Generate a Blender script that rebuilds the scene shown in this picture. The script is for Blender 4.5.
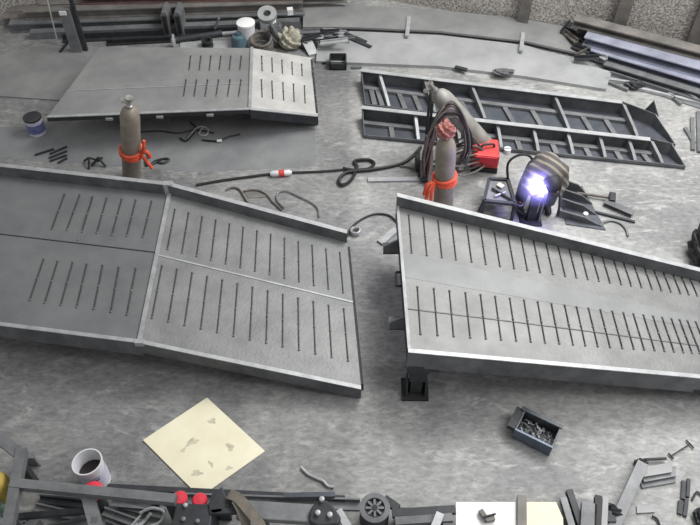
import bpy, bmesh, math, random
from mathutils import Vector as V, Matrix
for o in list(bpy.data.objects): bpy.data.objects.remove(o)
random.seed(7)
S = bpy.context.scene
COL = S.collection
# ------------------------------------------------------------ camera, world, lights, exposure
FPX, PITCH, CH = 750.0, 49.0, 6.65
cam = bpy.data.cameras.new('camera'); camo = bpy.data.objects.new('camera', cam); COL.objects.link(camo)
cam.sensor_width = 36; cam.lens = FPX/700*36
camo.location = (0, 0, CH); camo.rotation_euler = (math.radians(90-PITCH), 0, 0)
S.camera = camo
S.view_settings.view_transform = 'Standard'; S.view_settings.look = 'None'
S.view_settings.gamma = 1; S.view_settings.use_curve_mapping = False
S.view_settings.exposure = 0.10
w = bpy.data.worlds.new('daylight'); S.world = w; w.use_nodes = True
w.node_tree.nodes['Background'].inputs[0].default_value = (1, 1, 1, 1)
w.node_tree.nodes['Background'].inputs[1].default_value = .40
def area(name, loc, target, size, power, col=(1, 1, 1)):
    l = bpy.data.lights.new(name, 'AREA'); l.shape = 'RECTANGLE'; l.size, l.size_y = size; l.energy = power; l.color = col
    o = bpy.data.objects.new(name, l); COL.objects.link(o); o.location = loc
    o.rotation_euler = (V(target)-V(loc)).to_track_quat('-Z', 'Y').to_euler()
area('skylight', (4.6, 9.2, 8.6), (2.6, 7.2, 0), (6, 4), 1000, (1, .99, .97))
area('roof_opening', (6.2, 3.2, 8), (3.0, 4.2, 0), (5, 5), 430, (1, .99, .98))

# ------------------------------------------------------------ helpers
_c, _s = math.cos(math.radians(PITCH)), math.sin(math.radians(PITCH))
def G(px, py, z=0.0):
    a = (px-350)/FPX; b = (262.5-py)/FPX
    t = (CH-z)/(_s-b*_c)
    return V((a*t, (_c+b*_s)*t, z))
def lerp(a, b, t): return a+(b-a)*t
UP = V((0, 0, 1))
class MB:
    def __init__(s): s.v = []; s.f = []
    def add(s, vs, fs):
        n = len(s.v); s.v += [V(p) for p in vs]; s.f += [tuple(i+n for i in f) for f in fs]; return s
    def prism(s, poly, off):
        off = V(off); n = len(poly); vs = [V(p) for p in poly]+[V(p)+off for p in poly]
        nm = V((0, 0, 0))
        for i in range(n): nm += vs[i].cross(vs[(i+1) % n])
        fl = nm.dot(off) > 0
        fs = [tuple(range(n)), tuple(range(2*n-1, n-1, -1))]+[(i, i+n, (i+1) % n+n, (i+1) % n) for i in range(n)]
        if fl: fs = [f[::-1] for f in fs]
        return s.add(vs, fs)
    def plate(s, pts, th):            # pts = top face, thickness downward
        return s.prism(pts, (0, 0, -th))
    def box(s, c, size, rz=0, tilt=None):
        x, y, z = [k/2 for k in size]; m = Matrix.Rotation(rz, 3, 'Z')
        if tilt: m = m @ Matrix.Rotation(tilt[1], 3, tilt[0])
        vs = [V(c)+m @ V((a*x, b*y, d*z)) for d in (-1, 1) for a, b in ((-1, -1), (1, -1), (1, 1), (-1, 1))]
        return s.add(vs, [(3, 2, 1, 0), (4, 5, 6, 7), (0, 1, 5, 4), (1, 2, 6, 5), (2, 3, 7, 6), (3, 0, 4, 7)])
    def prof(s, p, q, poly, up=UP):    # extrude 2D profile (side, up) from p to q
        p, q = V(p), V(q); d = (q-p).normalized(); up = V(up)
        if abs(d.dot(up)) > .98: up = V((0, 1, 0))
        sd = d.cross(up).normalized(); u = sd.cross(d)
        return s.prism([p+sd*a+u*b for a, b in poly], q-p)
    def bar(s, p, q, wd, h, up=UP):    # rectangular section centred
        return s.prof(p, q, [(-wd/2, -h/2), (wd/2, -h/2), (wd/2, h/2), (-wd/2, h/2)], up)
    def tube(s, pts, r, n=8, rs=None):
        pts = [V(p) for p in pts]; rings = []; prev = None
        for i, p in enumerate(pts):
            d = (pts[min(i+1, len(pts)-1)]-pts[max(i-1, 0)]).normalized()
            if prev is None:
                a = d.orthogonal().normalized()
            else:
                a = prev-d*prev.dot(d); a = a.normalized() if a.length > 1e-6 else d.orthogonal().normalized()
            prev = a; b = d.cross(a); rr = rs[i] if rs else r
            rings.append([p+(a*math.cos(2*math.pi*k/n)+b*math.sin(2*math.pi*k/n))*rr for k in range(n)])
        vs = [q for rg in rings for q in rg]; fs = []
        for i in range(len(rings)-1):
            for k in range(n):
                k2 = (k+1) % n; fs.append((i*n+k, i*n+k2, (i+1)*n+k2, (i+1)*n+k))
        fs.append(tuple(range(n-1, -1, -1))); m = (len(rings)-1)*n; fs.append(tuple(m+k for k in range(n)))
        return s.add(vs, fs)
    def lathe(s, base, axis, prof, n=24, caps=True):   # prof: (radius, height)
        base = V(base); ax = V(axis).normalized(); a = ax.orthogonal().normalized(); b = ax.cross(a)
        vs = []; fs = []
        for r, h in prof:
            vs += [base+ax*h+(a*math.cos(2*math.pi*k/n)+b*math.sin(2*math.pi*k/n))*r for k in range(n)]
        for i in range(len(prof)-1):
            for k in range(n):
                k2 = (k+1) % n; fs.append((i*n+k, i*n+k2, (i+1)*n+k2, (i+1)*n+k))
        if caps:
            fs.append(tuple(range(n-1, -1, -1))); m = (len(prof)-1)*n; fs.append(tuple(m+k for k in range(n)))
        return s.add(vs, fs)
    def build(s, name, mat, parent=None, smooth=False, bevel=0, loc=None):
        me = bpy.data.meshes.new(name)
        if parent is not None: L = WL[parent.name]
        elif loc is not None: L = V(loc)
        else:
            mn = [min(p[i] for p in s.v) for i in range(3)]; mx = [max(p[i] for p in s.v) for i in range(3)]
            L = V(((mn[0]+mx[0])/2, (mn[1]+mx[1])/2, mn[2]))
        me.from_pydata([p-L for p in s.v], [], s.f); me.materials.append(mat); me.update()
        bm = bmesh.new(); bm.from_mesh(me); bmesh.ops.recalc_face_normals(bm, faces=bm.faces); bm.to_mesh(me); bm.free()
        if smooth:
            for p in me.polygons: p.use_smooth = True
            me.set_sharp_from_angle(angle=math.radians(38))
        o = bpy.data.objects.new(name, me); COL.objects.link(o)
        if parent is not None: o.parent = parent
        else: o.location = L
        WL[o.name] = L
        if bevel:
            b = o.modifiers.new('bevel', 'BEVEL'); b.width = bevel; b.segments = 2; b.limit_method = 'ANGLE'
        return o
WL = {}
def tag(o, label, cat, group=None, kind=None):
    o['label'] = label; o['category'] = cat
    if group: o['group'] = group
    if kind: o['kind'] = kind
    return o
def thing(name, loc, label, cat, group=None):
    o = bpy.data.objects.new(name, None); COL.objects.link(o); o.location = V(loc); WL[o.name] = V(loc); o.empty_display_size = .1
    return tag(o, label, cat, group)
def struct(o): o['kind'] = 'structure'; return o
def smoothpath(pts, n=8):             # catmull-rom
    pts = [V(p) for p in pts]; out = []
    for i in range(len(pts)-1):
        p0, p1, p2, p3 = pts[max(i-1, 0)], pts[i], pts[i+1], pts[min(i+2, len(pts)-1)]
        for k in range(n):
            t = k/n
            out.append(.5*((2*p1)+(p2-p0)*t+(2*p0-5*p1+4*p2-p3)*t*t+(3*p1-p0-3*p2+p3)*t**3))
    return out+[pts[-1]]
def srgb(c): return tuple((x/255/12.92 if x/255 <= .04045 else ((x/255+.055)/1.055)**2.4) for x in c)+(1,)
def mat(name, col, col2=None, scale=6, rough=.6, metal=0., bump=0., bscale=40, detail=6, emit=None, estr=0):
    m = bpy.data.materials.new(name); m.use_nodes = True; nt = m.node_tree; b = nt.nodes['Principled BSDF']
    b.inputs['Roughness'].default_value = rough; b.inputs['Metallic'].default_value = metal
    c1 = srgb(col); c2 = srgb(col2 or tuple(max(0, x*.82) for x in col))
    tc = nt.nodes.new('ShaderNodeTexCoord'); n = nt.nodes.new('ShaderNodeTexNoise')
    n.inputs['Scale'].default_value = scale; n.inputs['Detail'].default_value = detail; n.inputs['Roughness'].default_value = .65
    r = nt.nodes.new('ShaderNodeValToRGB'); r.color_ramp.elements[0].position = .35; r.color_ramp.elements[1].position = .65
    r.color_ramp.elements[0].color = c2; r.color_ramp.elements[1].color = c1
    nt.links.new(tc.outputs['Object'], n.inputs['Vector']); nt.links.new(n.outputs['Fac'], r.inputs['Fac']); nt.links.new(r.outputs['Color'], b.inputs['Base Color'])
    if bump:
        n2 = nt.nodes.new('ShaderNodeTexNoise'); n2.inputs['Scale'].default_value = bscale
        bp = nt.nodes.new('ShaderNodeBump'); bp.inputs['Strength'].default_value = bump; bp.inputs['Distance'].default_value = .02
        nt.links.new(tc.outputs['Object'], n2.inputs['Vector']); nt.links.new(n2.outputs['Fac'], bp.inputs['Height']); nt.links.new(bp.outputs['Normal'], b.inputs['Normal'])
    if emit:
        b.inputs['Emission Color'].default_value = emit; b.inputs['Emission Strength'].default_value = estr
    return m
M = {}
M['deck'] = mat('deck_steel', (134, 138, 142), (120, 124, 127), 2.2, .5, .25, .05, 60)
M['midplate'] = mat('smooth_plate', (130, 132, 133), (116, 118, 119), 2.2, .5, .25)
M['deck_dark'] = mat('dark_deck_steel', (122, 125, 126), (108, 110, 112), 2.0, .5, .25, .05, 60)
M['curb'] = mat('curb_steel', (116, 118, 121), (84, 86, 89), 4, .5, .25)
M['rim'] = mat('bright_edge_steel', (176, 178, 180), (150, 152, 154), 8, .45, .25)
M['grip'] = mat('grip_bar_steel', (74, 73, 72), (54, 53, 52), 20, .55, .3)
M['bead'] = mat('weld_bead', (128, 127, 124), (92, 91, 90), 30, .5, .3)
M['dark'] = mat('dark_steel', (62, 65, 69), (45, 48, 52), 6, .55, .25)
M['black'] = mat('black_rubber', (40, 40, 41), (27, 27, 28), 10, .6)
M['grey'] = mat('grey_steel', (128, 130, 132), (102, 104, 106), 5, .5, .25)
M['light'] = mat('light_steel', (186, 188, 190), (160, 162, 164), 6, .45, .25)
M['sheet'] = mat('steel_sheet', (172, 174, 175), (150, 152, 153), 1.6, .5, .2)
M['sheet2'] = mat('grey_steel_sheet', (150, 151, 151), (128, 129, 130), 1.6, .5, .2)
M['rust'] = mat('primed_steel', (122, 92, 90), (88, 76, 76), 3, .6, .1)
M['brown'] = mat('brown_grey_steel', (130, 126, 122), (96, 94, 92), 3, .6, .1)
M['blue'] = mat('bluish_steel', (172, 176, 192), (140, 144, 160), 3, .45, .3)
M['cyl'] = mat('cylinder_paint', (150, 141, 128), (122, 115, 105), 5, .55, .1)
M['cyl2'] = mat('grey_cylinder_paint', (162, 160, 154), (134, 132, 127), 5, .5, .1)
M['chrome'] = mat('valve_metal', (205, 205, 200), (150, 148, 142), 10, .3, .6)
M['orange'] = mat('orange_cloth', (236, 104, 72), (206, 76, 52), 12, .8)
M['pinkreg'] = mat('pinkish_regulators', (190, 120, 112), (112, 78, 74), 16, .6, 0, .5, 30)
M['red'] = mat('red_paint', (214, 72, 70), (190, 56, 58), 6, .5)
M['red2'] = mat('red_plastic', (226, 62, 78), (206, 50, 66), 6, .45)
M['white'] = mat('white_plastic', (226, 227, 230), (206, 207, 212), 5, .5)
M['lidw'] = mat('white_lid', (240, 240, 240), (228, 228, 228), 5, .5)
M['label'] = mat('pale_label', (214, 212, 226), (192, 190, 210), 9, .5)
M['bluelab'] = mat('blue_label', (84, 96, 150), (120, 126, 166), 14, .5)
M['teal'] = mat('teal_plastic', (92, 118, 130), (70, 92, 104), 8, .5)
M['paint'] = mat('dark_paint', (44, 38, 40), (34, 29, 31), 6, .35)
M['ply'] = mat('pale_board', (236, 231, 206), (226, 220, 192), 3, .6)
M['smudge'] = mat('board_smudge', (212, 207, 184), (178, 173, 152), 20, .7)
M['cream'] = mat('cream_board', (240, 234, 205), (228, 222, 190), 3, .6)
M['hose'] = mat('grey_hose', (112, 106, 100), (84, 79, 75), 12, .6)
M['redhose'] = mat('reddish_hose', (128, 104, 98), (100, 80, 76), 12, .6)
M['strap'] = mat('webbing_strap', (122, 116, 106), (98, 93, 86), 14, .8)
M['yellow'] = mat('yellow_plastic', (190, 166, 82), (160, 138, 64), 6, .5)
M['green'] = mat('green_bag', (150, 176, 164), (110, 136, 124), 9, .6)
M['cloth'] = mat('pale_cloth', (188, 184, 164), (120, 120, 112), 16, .8, 0, .5, 30)
M['greycloth'] = mat('grey_cloth', (106, 106, 108), (80, 80, 84), 14, .8, 0, .5, 30)
M['skin'] = mat('skin', (168, 128, 106), None, 6, .6)
M['jeans'] = mat('dark_trousers', (66, 70, 84), (48, 52, 64), 12, .8)
M['hair'] = mat('black_hair', (30, 28, 28), None, 20, .6)
M['toolbox'] = mat('toolbox_steel', (72, 78, 82), (54, 60, 64), 10, .45, .3)
M['toolblue'] = mat('toolbox_bluish_steel', (104, 114, 128), (84, 94, 108), 10, .45, .3)
M['arc'] = mat('welding_arc', (255, 255, 255), None, 5, .5, emit=(.72, .72, 1, 1), estr=40)
# tread plate: fine raised lozenges as bump and slight tone speckle
def tread(name, col, col2):
    m = mat(name, col, col2, 2.5, .5, .25); nt = m.node_tree; b = nt.nodes['Principled BSDF']
    tc = next(n for n in nt.nodes if n.type == 'TEX_COORD'); vo = nt.nodes.new('ShaderNodeTexVoronoi'); vo.inputs['Scale'].default_value = 34
    nt.links.new(tc.outputs['Object'], vo.inputs['Vector'])
    bp = nt.nodes.new('ShaderNodeBump'); bp.inputs['Strength'].default_value = .22; bp.inputs['Distance'].default_value = .006
    nt.links.new(vo.outputs['Distance'], bp.inputs['Height']); nt.links.new(bp.outputs['Normal'], b.inputs['Normal'])
    return m
M['tread'] = tread('tread_plate', (132, 133, 132), (112, 113, 113))
M['tread_l'] = tread('grey_tread_plate', (138, 139, 139), (116, 118, 118))
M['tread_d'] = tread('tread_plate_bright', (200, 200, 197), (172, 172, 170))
# floor
def floor_mat():
    m = bpy.data.materials.new('worn_concrete'); m.use_nodes = True; nt = m.node_tree; L = nt.links.new; b = nt.nodes['Principled BSDF']
    b.inputs['Roughness'].default_value = .55
    tc = nt.nodes.new('ShaderNodeTexCoord')
    def noise(sc, det, dist=0, mp=None):
        n = nt.nodes.new('ShaderNodeTexNoise'); n.inputs['Scale'].default_value = sc; n.inputs['Detail'].default_value = det; n.inputs['Roughness'].default_value = .68; n.inputs['Distortion'].default_value = dist
        if mp:
            k = nt.nodes.new('ShaderNodeMapping'); k.inputs['Scale'].default_value = mp; L(tc.outputs['Object'], k.inputs['Vector']); L(k.outputs[0], n.inputs['Vector'])
        else: L(tc.outputs['Object'], n.inputs['Vector'])
        return n
    def ramp(n, p0, c0, p1, c1):
        r = nt.nodes.new('ShaderNodeValToRGB'); e = r.color_ramp.elements; e[0].position = p0; e[1].position = p1; e[0].color = srgb(c0); e[1].color = srgb(c1); L(n.outputs['Fac'], r.inputs['Fac']); return r
    def mix(a, c, f, t='MIX'):
        x = nt.nodes.new('ShaderNodeMix'); x.data_type = 'RGBA'; x.blend_type = t
        L(a, x.inputs[6]); L(c, x.inputs[7])
        if isinstance(f, float): x.inputs[0].default_value = f
        else: L(f, x.inputs[0])
        return x.outputs[2]
    r1 = ramp(noise(.55, 5, .5), .36, (132, 133, 134), .64, (178, 178, 176))
    r2 = ramp(noise(4.2, 10, 1.2, (.6, 1.5, 1)), .53, (0, 0, 0), .63, (215, 215, 215))     # pale scuffs
    r3 = ramp(noise(2.1, 9, .8), .56, (0, 0, 0), .68, (125, 125, 125))                   # oil stains
    r4 = ramp(noise(16, 9, .6, (.7, 1.4, 1)), .35, (205, 205, 205), .62, (255, 255, 255))
    d = nt.nodes.new('ShaderNodeRGB'); d.outputs[0].default_value = srgb((192, 192, 189)); k = nt.nodes.new('ShaderNodeRGB'); k.outputs[0].default_value = srgb((98, 99, 101))
    c = mix(r1.outputs[0], d.outputs[0], r2.outputs[0]); c = mix(c, k.outputs[0], r3.outputs[0]); c = mix(c, r4.outputs[0], 1., 'MULTIPLY')
    sx = nt.nodes.new('ShaderNodeSeparateXYZ'); L(tc.outputs['Object'], sx.inputs[0])      # left pour painted darker for its dimmer light, joint near x = 0
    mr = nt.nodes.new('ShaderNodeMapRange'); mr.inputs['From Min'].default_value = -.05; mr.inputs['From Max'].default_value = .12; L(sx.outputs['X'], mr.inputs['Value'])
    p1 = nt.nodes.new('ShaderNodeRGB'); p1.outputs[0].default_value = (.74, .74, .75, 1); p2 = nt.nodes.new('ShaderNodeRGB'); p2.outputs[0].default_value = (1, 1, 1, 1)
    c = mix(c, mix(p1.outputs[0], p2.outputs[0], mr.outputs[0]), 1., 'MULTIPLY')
    L(c, b.inputs['Base Color']); return m
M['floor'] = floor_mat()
M['slab'] = mat('dark_concrete', (132, 134, 135), (112, 114, 116), 1.6, .6)
M['slab2'] = mat('pale_concrete', (170, 170, 167), (150, 150, 148), 2.2, .6)
# rough brick / block wall
def wall_mat():
    m = bpy.data.materials.new('rough_brick_wall'); m.use_nodes = True; nt = m.node_tree; L = nt.links.new; b = nt.nodes['Principled BSDF']; b.inputs['Roughness'].default_value = .9
    tc = nt.nodes.new('ShaderNodeTexCoord'); n = nt.nodes.new('ShaderNodeTexNoise'); n.inputs['Scale'].default_value = 34; n.inputs['Detail'].default_value = 5
    r = nt.nodes.new('ShaderNodeValToRGB'); e = r.color_ramp.elements; e[0].position = .38; e[0].color = srgb((132, 127, 121)); e[1].position = .66; e[1].color = srgb((204, 200, 194))
    L(tc.outputs['Object'], n.inputs['Vector']); L(n.outputs['Fac'], r.inputs['Fac']); L(r.outputs['Color'], b.inputs['Base Color'])
    bp = nt.nodes.new('ShaderNodeBump'); bp.inputs['Strength'].default_value = .6; bp.inputs['Distance'].default_value = .03; L(n.outputs['Fac'], bp.inputs['Height']); L(bp.outputs['Normal'], b.inputs['Normal']); return m
M['wall'] = wall_mat()
M['pillar'] = mat('concrete_pillar', (120, 116, 112), (92, 89, 86), 7, .85)
# plaid shirt
def plaid():
    m = bpy.data.materials.new('striped_shirt'); m.use_nodes = True; nt = m.node_tree; L = nt.links.new; b = nt.nodes['Principled BSDF']; b.inputs['Roughness'].default_value = .85
    tc = nt.nodes.new('ShaderNodeTexCoord'); wv = nt.nodes.new('ShaderNodeTexWave'); wv.inputs['Scale'].default_value = 4.5; wv.inputs['Distortion'].default_value = 1.5; wv.bands_direction = 'DIAGONAL'
    r = nt.nodes.new('ShaderNodeValToRGB'); e = r.color_ramp.elements; e[0].position = .5; e[0].color = srgb((84, 82, 82)); e[1].position = .85; e[1].color = srgb((146, 138, 126))
    L(tc.outputs['Object'], wv.inputs['Vector']); L(wv.outputs['Color'], r.inputs['Fac']); L(r.outputs['Color'], b.inputs['Base Color']); return m
M['plaid'] = plaid()

# ------------------------------------------------------------ setting
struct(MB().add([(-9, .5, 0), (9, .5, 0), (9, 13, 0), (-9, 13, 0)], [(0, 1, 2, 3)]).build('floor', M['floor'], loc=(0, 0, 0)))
WA, WB, WC = V((-8.5, 10.95, 0)), V((.3, 11.75, 0)), V((8.0, 9.25, 0))
struct(MB().prism([WA, WB, WB+V((0, .25, 0)), WA+V((0, .25, 0))], (0, 0, 4)).build('wall_back', M['wall']))
struct(MB().prism([WB, WC, WC+V((0, .25, 0)), WB+V((0, .25, 0))], (0, 0, 4)).build('wall_right', M['wall']))
def onwall(px):                       # x,y on the right wall's face for a picture column at the wall foot
    d = WC-WB
    best = min((abs(350+FPX*(WB.x+d.x*t/200)/((WB.y+d.y*t/200)*_c+CH*_s)-px), t) for t in range(201))
    return WB+d*best[1]/200
for i, (px, wd) in enumerate(((523, .16), (614, .2), (690, .3))):
    p = onwall(px); a = math.atan2(WC.y-WB.y, WC.x-WB.x)
    struct(MB().box(p+V((0, -.04, 2)), (wd, .22, 4), a).build('trim_%d' % (i+1), M['pillar']))
# concrete pours with their own tone
for i, (pts, k) in enumerate((
        (((-40, 128), (315, 118), (316, 166), (200, 172), (-40, 155)), 'slab'),)):
    struct(MB().prism([G(x, y, .002) for x, y in pts], (0, 0, -.002)).build('trim_%d' % (i+4), M[k]))

# ------------------------------------------------------------ ramps
def quad(A, B, C, D):
    return lambda u, v: lerp(lerp(A, B, u), lerp(D, C, u), v)
def grid_plate(q, u0, u1, va, vb, dz, th, n=16, m_=10):
    m = MB(); N = n+1; vs = []
    for lay in (dz, dz-th):
        for j in range(m_+1):
            for i in range(N):
                u = lerp(u0, u1, i/n); vs.append(q(u, lerp(va(u), vb(u), j/m_))+UP*lay)
    K = N*(m_+1); fs = []
    for j in range(m_):
        for i in range(n):
            a = j*N+i; fs += [(a, a+1, a+1+N, a+N), (a+K, a+N+K, a+1+N+K, a+1+K)]
    rim = [i for i in range(N)]+[j*N+n for j in range(1, m_+1)]+[m_*N+i for i in range(n-1, -1, -1)]+[j*N for j in range(m_-1, 0, -1)]
    for a, b in zip(rim, rim[1:]+rim[:1]): fs.append((a, a+K, b+K, b))
    return m.add(vs, fs)
def seam_q(root, q, u0, v0, u1, v1, wd=.018, k='dark', n=10):
    m = MB()
    for i in range(n):
        a, b = (q(lerp(u0, u1, t), lerp(v0, v1, t))+UP*.004 for t in (i/n, (i+1)/n)); m.bar(a, b, wd, .006)
    m.build('weld_seam', M[k], root)
def grip_row(root, q, us, v0, v1, shift=0, r=.0066):
    for u in us:
        p, e = q(u, v0)+UP*.008, q(u+shift, v1)+UP*.008
        grip_bar(root, p, e, r)
def deck_section(root, A, B, C, D, mt, beam=.2, curb=.15, cmat='curb', name='deck_plate', th=.03):
    grid_plate(quad(A, B, C, D), 0, 1, lambda u: 0, lambda u: 1, 0, th).build(name, M[mt], root)
    n = (A-D).normalized()
    if curb:
        m = MB(); m.prism([A, B, B+n*.06, A+n*.06], (0, 0, curb)); m.prism([A-UP*th, B-UP*th, B+n*.06-UP*th, A+n*.06-UP*th], (0, 0, -beam+th)); m.prism([A+n*.0, B+n*.0, B+n*.06, A+n*.06], (0, 0, -th))
        c = m.build('side_curb', M[cmat], root)
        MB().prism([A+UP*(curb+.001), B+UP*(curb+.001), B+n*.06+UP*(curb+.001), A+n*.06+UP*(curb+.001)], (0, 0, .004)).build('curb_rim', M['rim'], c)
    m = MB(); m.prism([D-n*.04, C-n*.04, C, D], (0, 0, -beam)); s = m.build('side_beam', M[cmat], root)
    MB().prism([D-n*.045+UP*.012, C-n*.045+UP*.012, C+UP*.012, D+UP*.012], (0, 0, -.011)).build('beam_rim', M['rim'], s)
def grip_bar(root, p, e, r=.0066):
    m = MB().tube([p, lerp(p, e, .5), e], r, 6); k = len(m.f)
    for t in (.0, .5, 1.): m.lathe(lerp(p, e, t)-UP*.008, UP, [(.014, 0), (.011, .012), (.003, .016)], 7)
    o = m.build('grip_bar', M['grip'], root); o.data.materials.append(M['bead'])
    for pl in o.data.polygons[k:]: pl.material_index = 1
def seam(root, p, q, wd=.018, k='dark', z=.004):
    MB().bar(p+UP*z, q+UP*z, wd, .006).build('weld_seam', M[k], root)

# left ramp
ZP, ZE = .5, .2
fA, fB, fC = G(-30, 160, ZP+.15), G(168, 182, ZP+.15), G(347, 230, ZE+.15)
A0, A1, A2 = fA-V((0, .06, .15)), fB-V((0, .06, .15)), fC-V((0, .06, .15))
D0, D1, D2 = G(-60, 315, ZP), G(140, 340, ZP), G(361, 386, ZE)
R1 = thing('yard_ramp', (-2.3, 5.5, 0), 'large grey steel ramp on the left with a flat plate and a sloping tread plate', 'ramp', 'loading ramps being built')
deck_section(R1, A0, A1, D1, D0, 'deck_dark', .22)
deck_section(R1, A1, A2, D2, D1, 'tread_l', .17, name='tread_plate')
q = quad(A0, A1, D1, D0)
def inv(q, px, py):                   # surface parameters of a picture point (coarse then fine search)
    best = (0.5, .5); st = .5
    def err(u, v):
        p = q(u, v); dz = p.z-CH; dep = p.y*_c-dz*_s; X = 350+FPX*p.x/dep; Y = 262.5-FPX*(p.y*_s+dz*_c)/dep
        return (X-px)**2+(Y-py)**2
    for _ in range(40):
        c = [(err(best[0]+i*st, best[1]+j*st), best[0]+i*st, best[1]+j*st) for i in (-1, 0, 1) for j in (-1, 0, 1)]
        m = min(c); best = (m[1], m[2]) if m[0] < err(*best) else best; st *= .75
    return best
def bars_px(root, q, lst):
    for (a, b) in lst:
        u0, v0 = inv(q, *a); u1, v1 = inv(q, *b)
        p, e = q(u0, v0)+UP*.008, q(u1, v1)+UP*.008
        grip_bar(root, p, e)
up = [((65, 194), (52, 229)), ((80, 195), (67, 230)), ((93, 197), (82, 232)), ((107, 198), (97, 233)), ((122, 199), (112, 235)), ((136, 200), (127, 236)), ((152, 201), (143, 237))]
lo = [((44, 259), (30, 300)), ((58, 261), (45, 303)), ((73, 262), (61, 305)), ((87, 264), (77, 307)), ((103, 265), (94, 309)), ((119, 267), (111, 312)), ((136, 268), (127, 315))]
bars_px(R1, q, up+lo)
q2 = quad(A1, A2, D2, D1)
us = [(i+.6)/13.2 for i in range(13)]
grip_row(R1, q2, us, .10, .40, .0); grip_row(R1, q2, [(i+.45)/13.1 for i in range(13)], .52, .86, .0)
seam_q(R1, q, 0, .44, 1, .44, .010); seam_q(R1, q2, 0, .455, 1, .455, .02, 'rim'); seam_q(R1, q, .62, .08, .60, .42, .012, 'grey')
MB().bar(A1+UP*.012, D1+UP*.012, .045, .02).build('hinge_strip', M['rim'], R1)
MB().prism([D1-V((.045, .05, -.02)), D1-V((-.045, .05, -.02)), D1+V((.045, .0, .02)), D1+V((-.045, 0, .02))], (0, 0, -.06)).build('hinge_plate', M['rim'], R1)
MB().prism([A1+V((-.05, 0, .16)), A1+V((.06, 0, .16)), A1+V((.06, .07, .16)), A1+V((-.05, .07, .16))], (0, 0, -.2)).build('hinge_plate', M['rim'], R1)
for p in (q(.25, .2), q(.25, .8), q(.93, .2), q(.93, .8)):
    MB().box((p.x, p.y, (ZP-.03)/2), (.12, .12, ZP-.03)).build('leg', M['dark'], R1)
for u in (.0, .5, 1):
    a, b = q2(u, .02), q2(u, .98); MB().bar(a-UP*.09, b-UP*.09, .06, .12).build('cross_beam', M['dark'], R1)

# right ramp
ZL, ZR, ZX = .80, .45, .20
cA, cB = G(397, 193, ZL+.15), G(700, 268, ZR+.15)
A0, A1 = cA-V((0, .06, .15)), cB-V((0, .06, .15))
D0, D1 = G(408, 349, ZL), G(700, 375, ZR)
dx = V((2.0, -.1, ZX-ZR))
R2 = thing('yard_ramp', (2.2, 5, 0), 'large grey steel ramp on the right, raised on a leg at its near left corner', 'ramp', 'loading ramps being built')
deck_section(R2, A0, A1, D1, D0, 'tread', .25, name='tread_plate')
deck_section(R2, A1, A1+dx, D1+dx, D1, 'tread', .2, name='tread_plate')
q = quad(A0, A1, D1, D0)
ux = [63, 95, 127, 157, 190, 220, 250, 280, 308, 335, 362, 388, 412, 436, 460, 483, 507, 528, 550, 572, 592, 612, 632, 650, 668, 688]
lx = [82, 118, 152, 187, 220, 252, 284, 315, 345, 375, 404, 430, 456, 482, 508, 532, 554, 576, 597, 617, 637, 655, 672, 690]
top, bot, t2, b2 = [], [], [], []
lst = []
for k in ux:
    x = 380+k/2.1875; t = (x-409)/(694-409); y0 = lerp(217, 272, t)-2; ln = lerp(38, 27, t)
    lst.append(((x, y0), (x+lerp(3, 12, t), y0+ln)))
for k in lx:
    x = 380+k/2.1875; t = (x-417)/(695-417); y0 = lerp(287, 322, t); ln = lerp(47, 32, t)
    lst.append(((x, y0), (x+lerp(3, 13, t), y0+ln)))
bars_px(R2, q, lst)
p0, p1 = inv(q, 408, 309), inv(q, 700, 346); seam_q(R2, q, .004, p0[1], 1, p1[1], .011, 'curb')
# smooth middle plate without tread
grid_plate(q, .004, 1, lambda u: lerp(.35, .40, u), lambda u: lerp(.535, .525, u), .002, .004).build('middle_plate', M['midplate'], R2)
n = (A0-D0).normalized()
MB().bar(A0-UP*.12+V((.03, 0, 0)), D0-UP*.12+V((.03, 0, 0)), .06, .2).build('end_beam', M['dark'], R2)
MB().bar(A0+UP*.004+V((.012, 0, 0)), D0+UP*.004+V((.012, 0, 0)), .03, .018).build('end_rim', M['rim'], R2)
# support leg
lx_, ly_ = .665, 4.05
leg = MB(); leg.box((lx_, ly_, .50), (.22, .17, .14)); leg.box((lx_+.01, ly_, .36), (.17, .14, .20)); leg.box((lx_, ly_, .18), (.12, .11, .30))
leg = leg.build('support_leg', M['dark'], R2, bevel=.008)
MB().tube([(lx_+.08, ly_-.05, .47), (lx_+.20, ly_-.05, .47)], .03, 10).build('crank_shaft', M['dark'], leg)
MB().prism([(lx_-.14, ly_-.13, .03), (lx_+.13, ly_-.13, .03), (lx_+.13, ly_+.13, .03), (lx_-.14, ly_+.13, .03)], (0, 0, -.03)).build('base_plate', M['black'], leg)
m = MB()
for sx in (-.1, .09): m.prism([(lx_+sx, ly_-.1, .03), (lx_+sx, ly_+.1, .03), (lx_+sx, ly_+.04, .26), (lx_+sx, ly_-.04, .26)], (.015, 0, 0))
m.build('gusset', M['dark'], leg)
# hook plates on the raised end
for px, py in ((388, 246), (389, 322)):
    p = G(px, py, .62); p.x = A0.x if py < 280 else D0.x
    m = MB(); m.prism([p+V((.02, 0, .10)), p+V((-.15, 0, -.01)), p+V((-.15, 0, -.13)), p+V((.02, 0, -.13))], (0, .02, 0))
    m.prism([p+V((-.15, .0, -.12)), p+V((.03, .0, -.12)), p+V((.03, .16, -.12)), p+V((-.15, .16, -.12))], (0, 0, -.015))
    o = m.build('hook_plate', M['grey'], R2)
m = MB(); p = V((D0.x+.01, 5.02, .72)); m.tube(smoothpath([p, p+V((-.07, 0, 0)), p+V((-.08, -.03, -.01)), p+V((-.08, -.16, -.01)), p+V((-.07, -.18, 0)), p+V((0, -.18, 0))], 4), .014, 8); m.build('lifting_handle', M['black'], R2)

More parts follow.
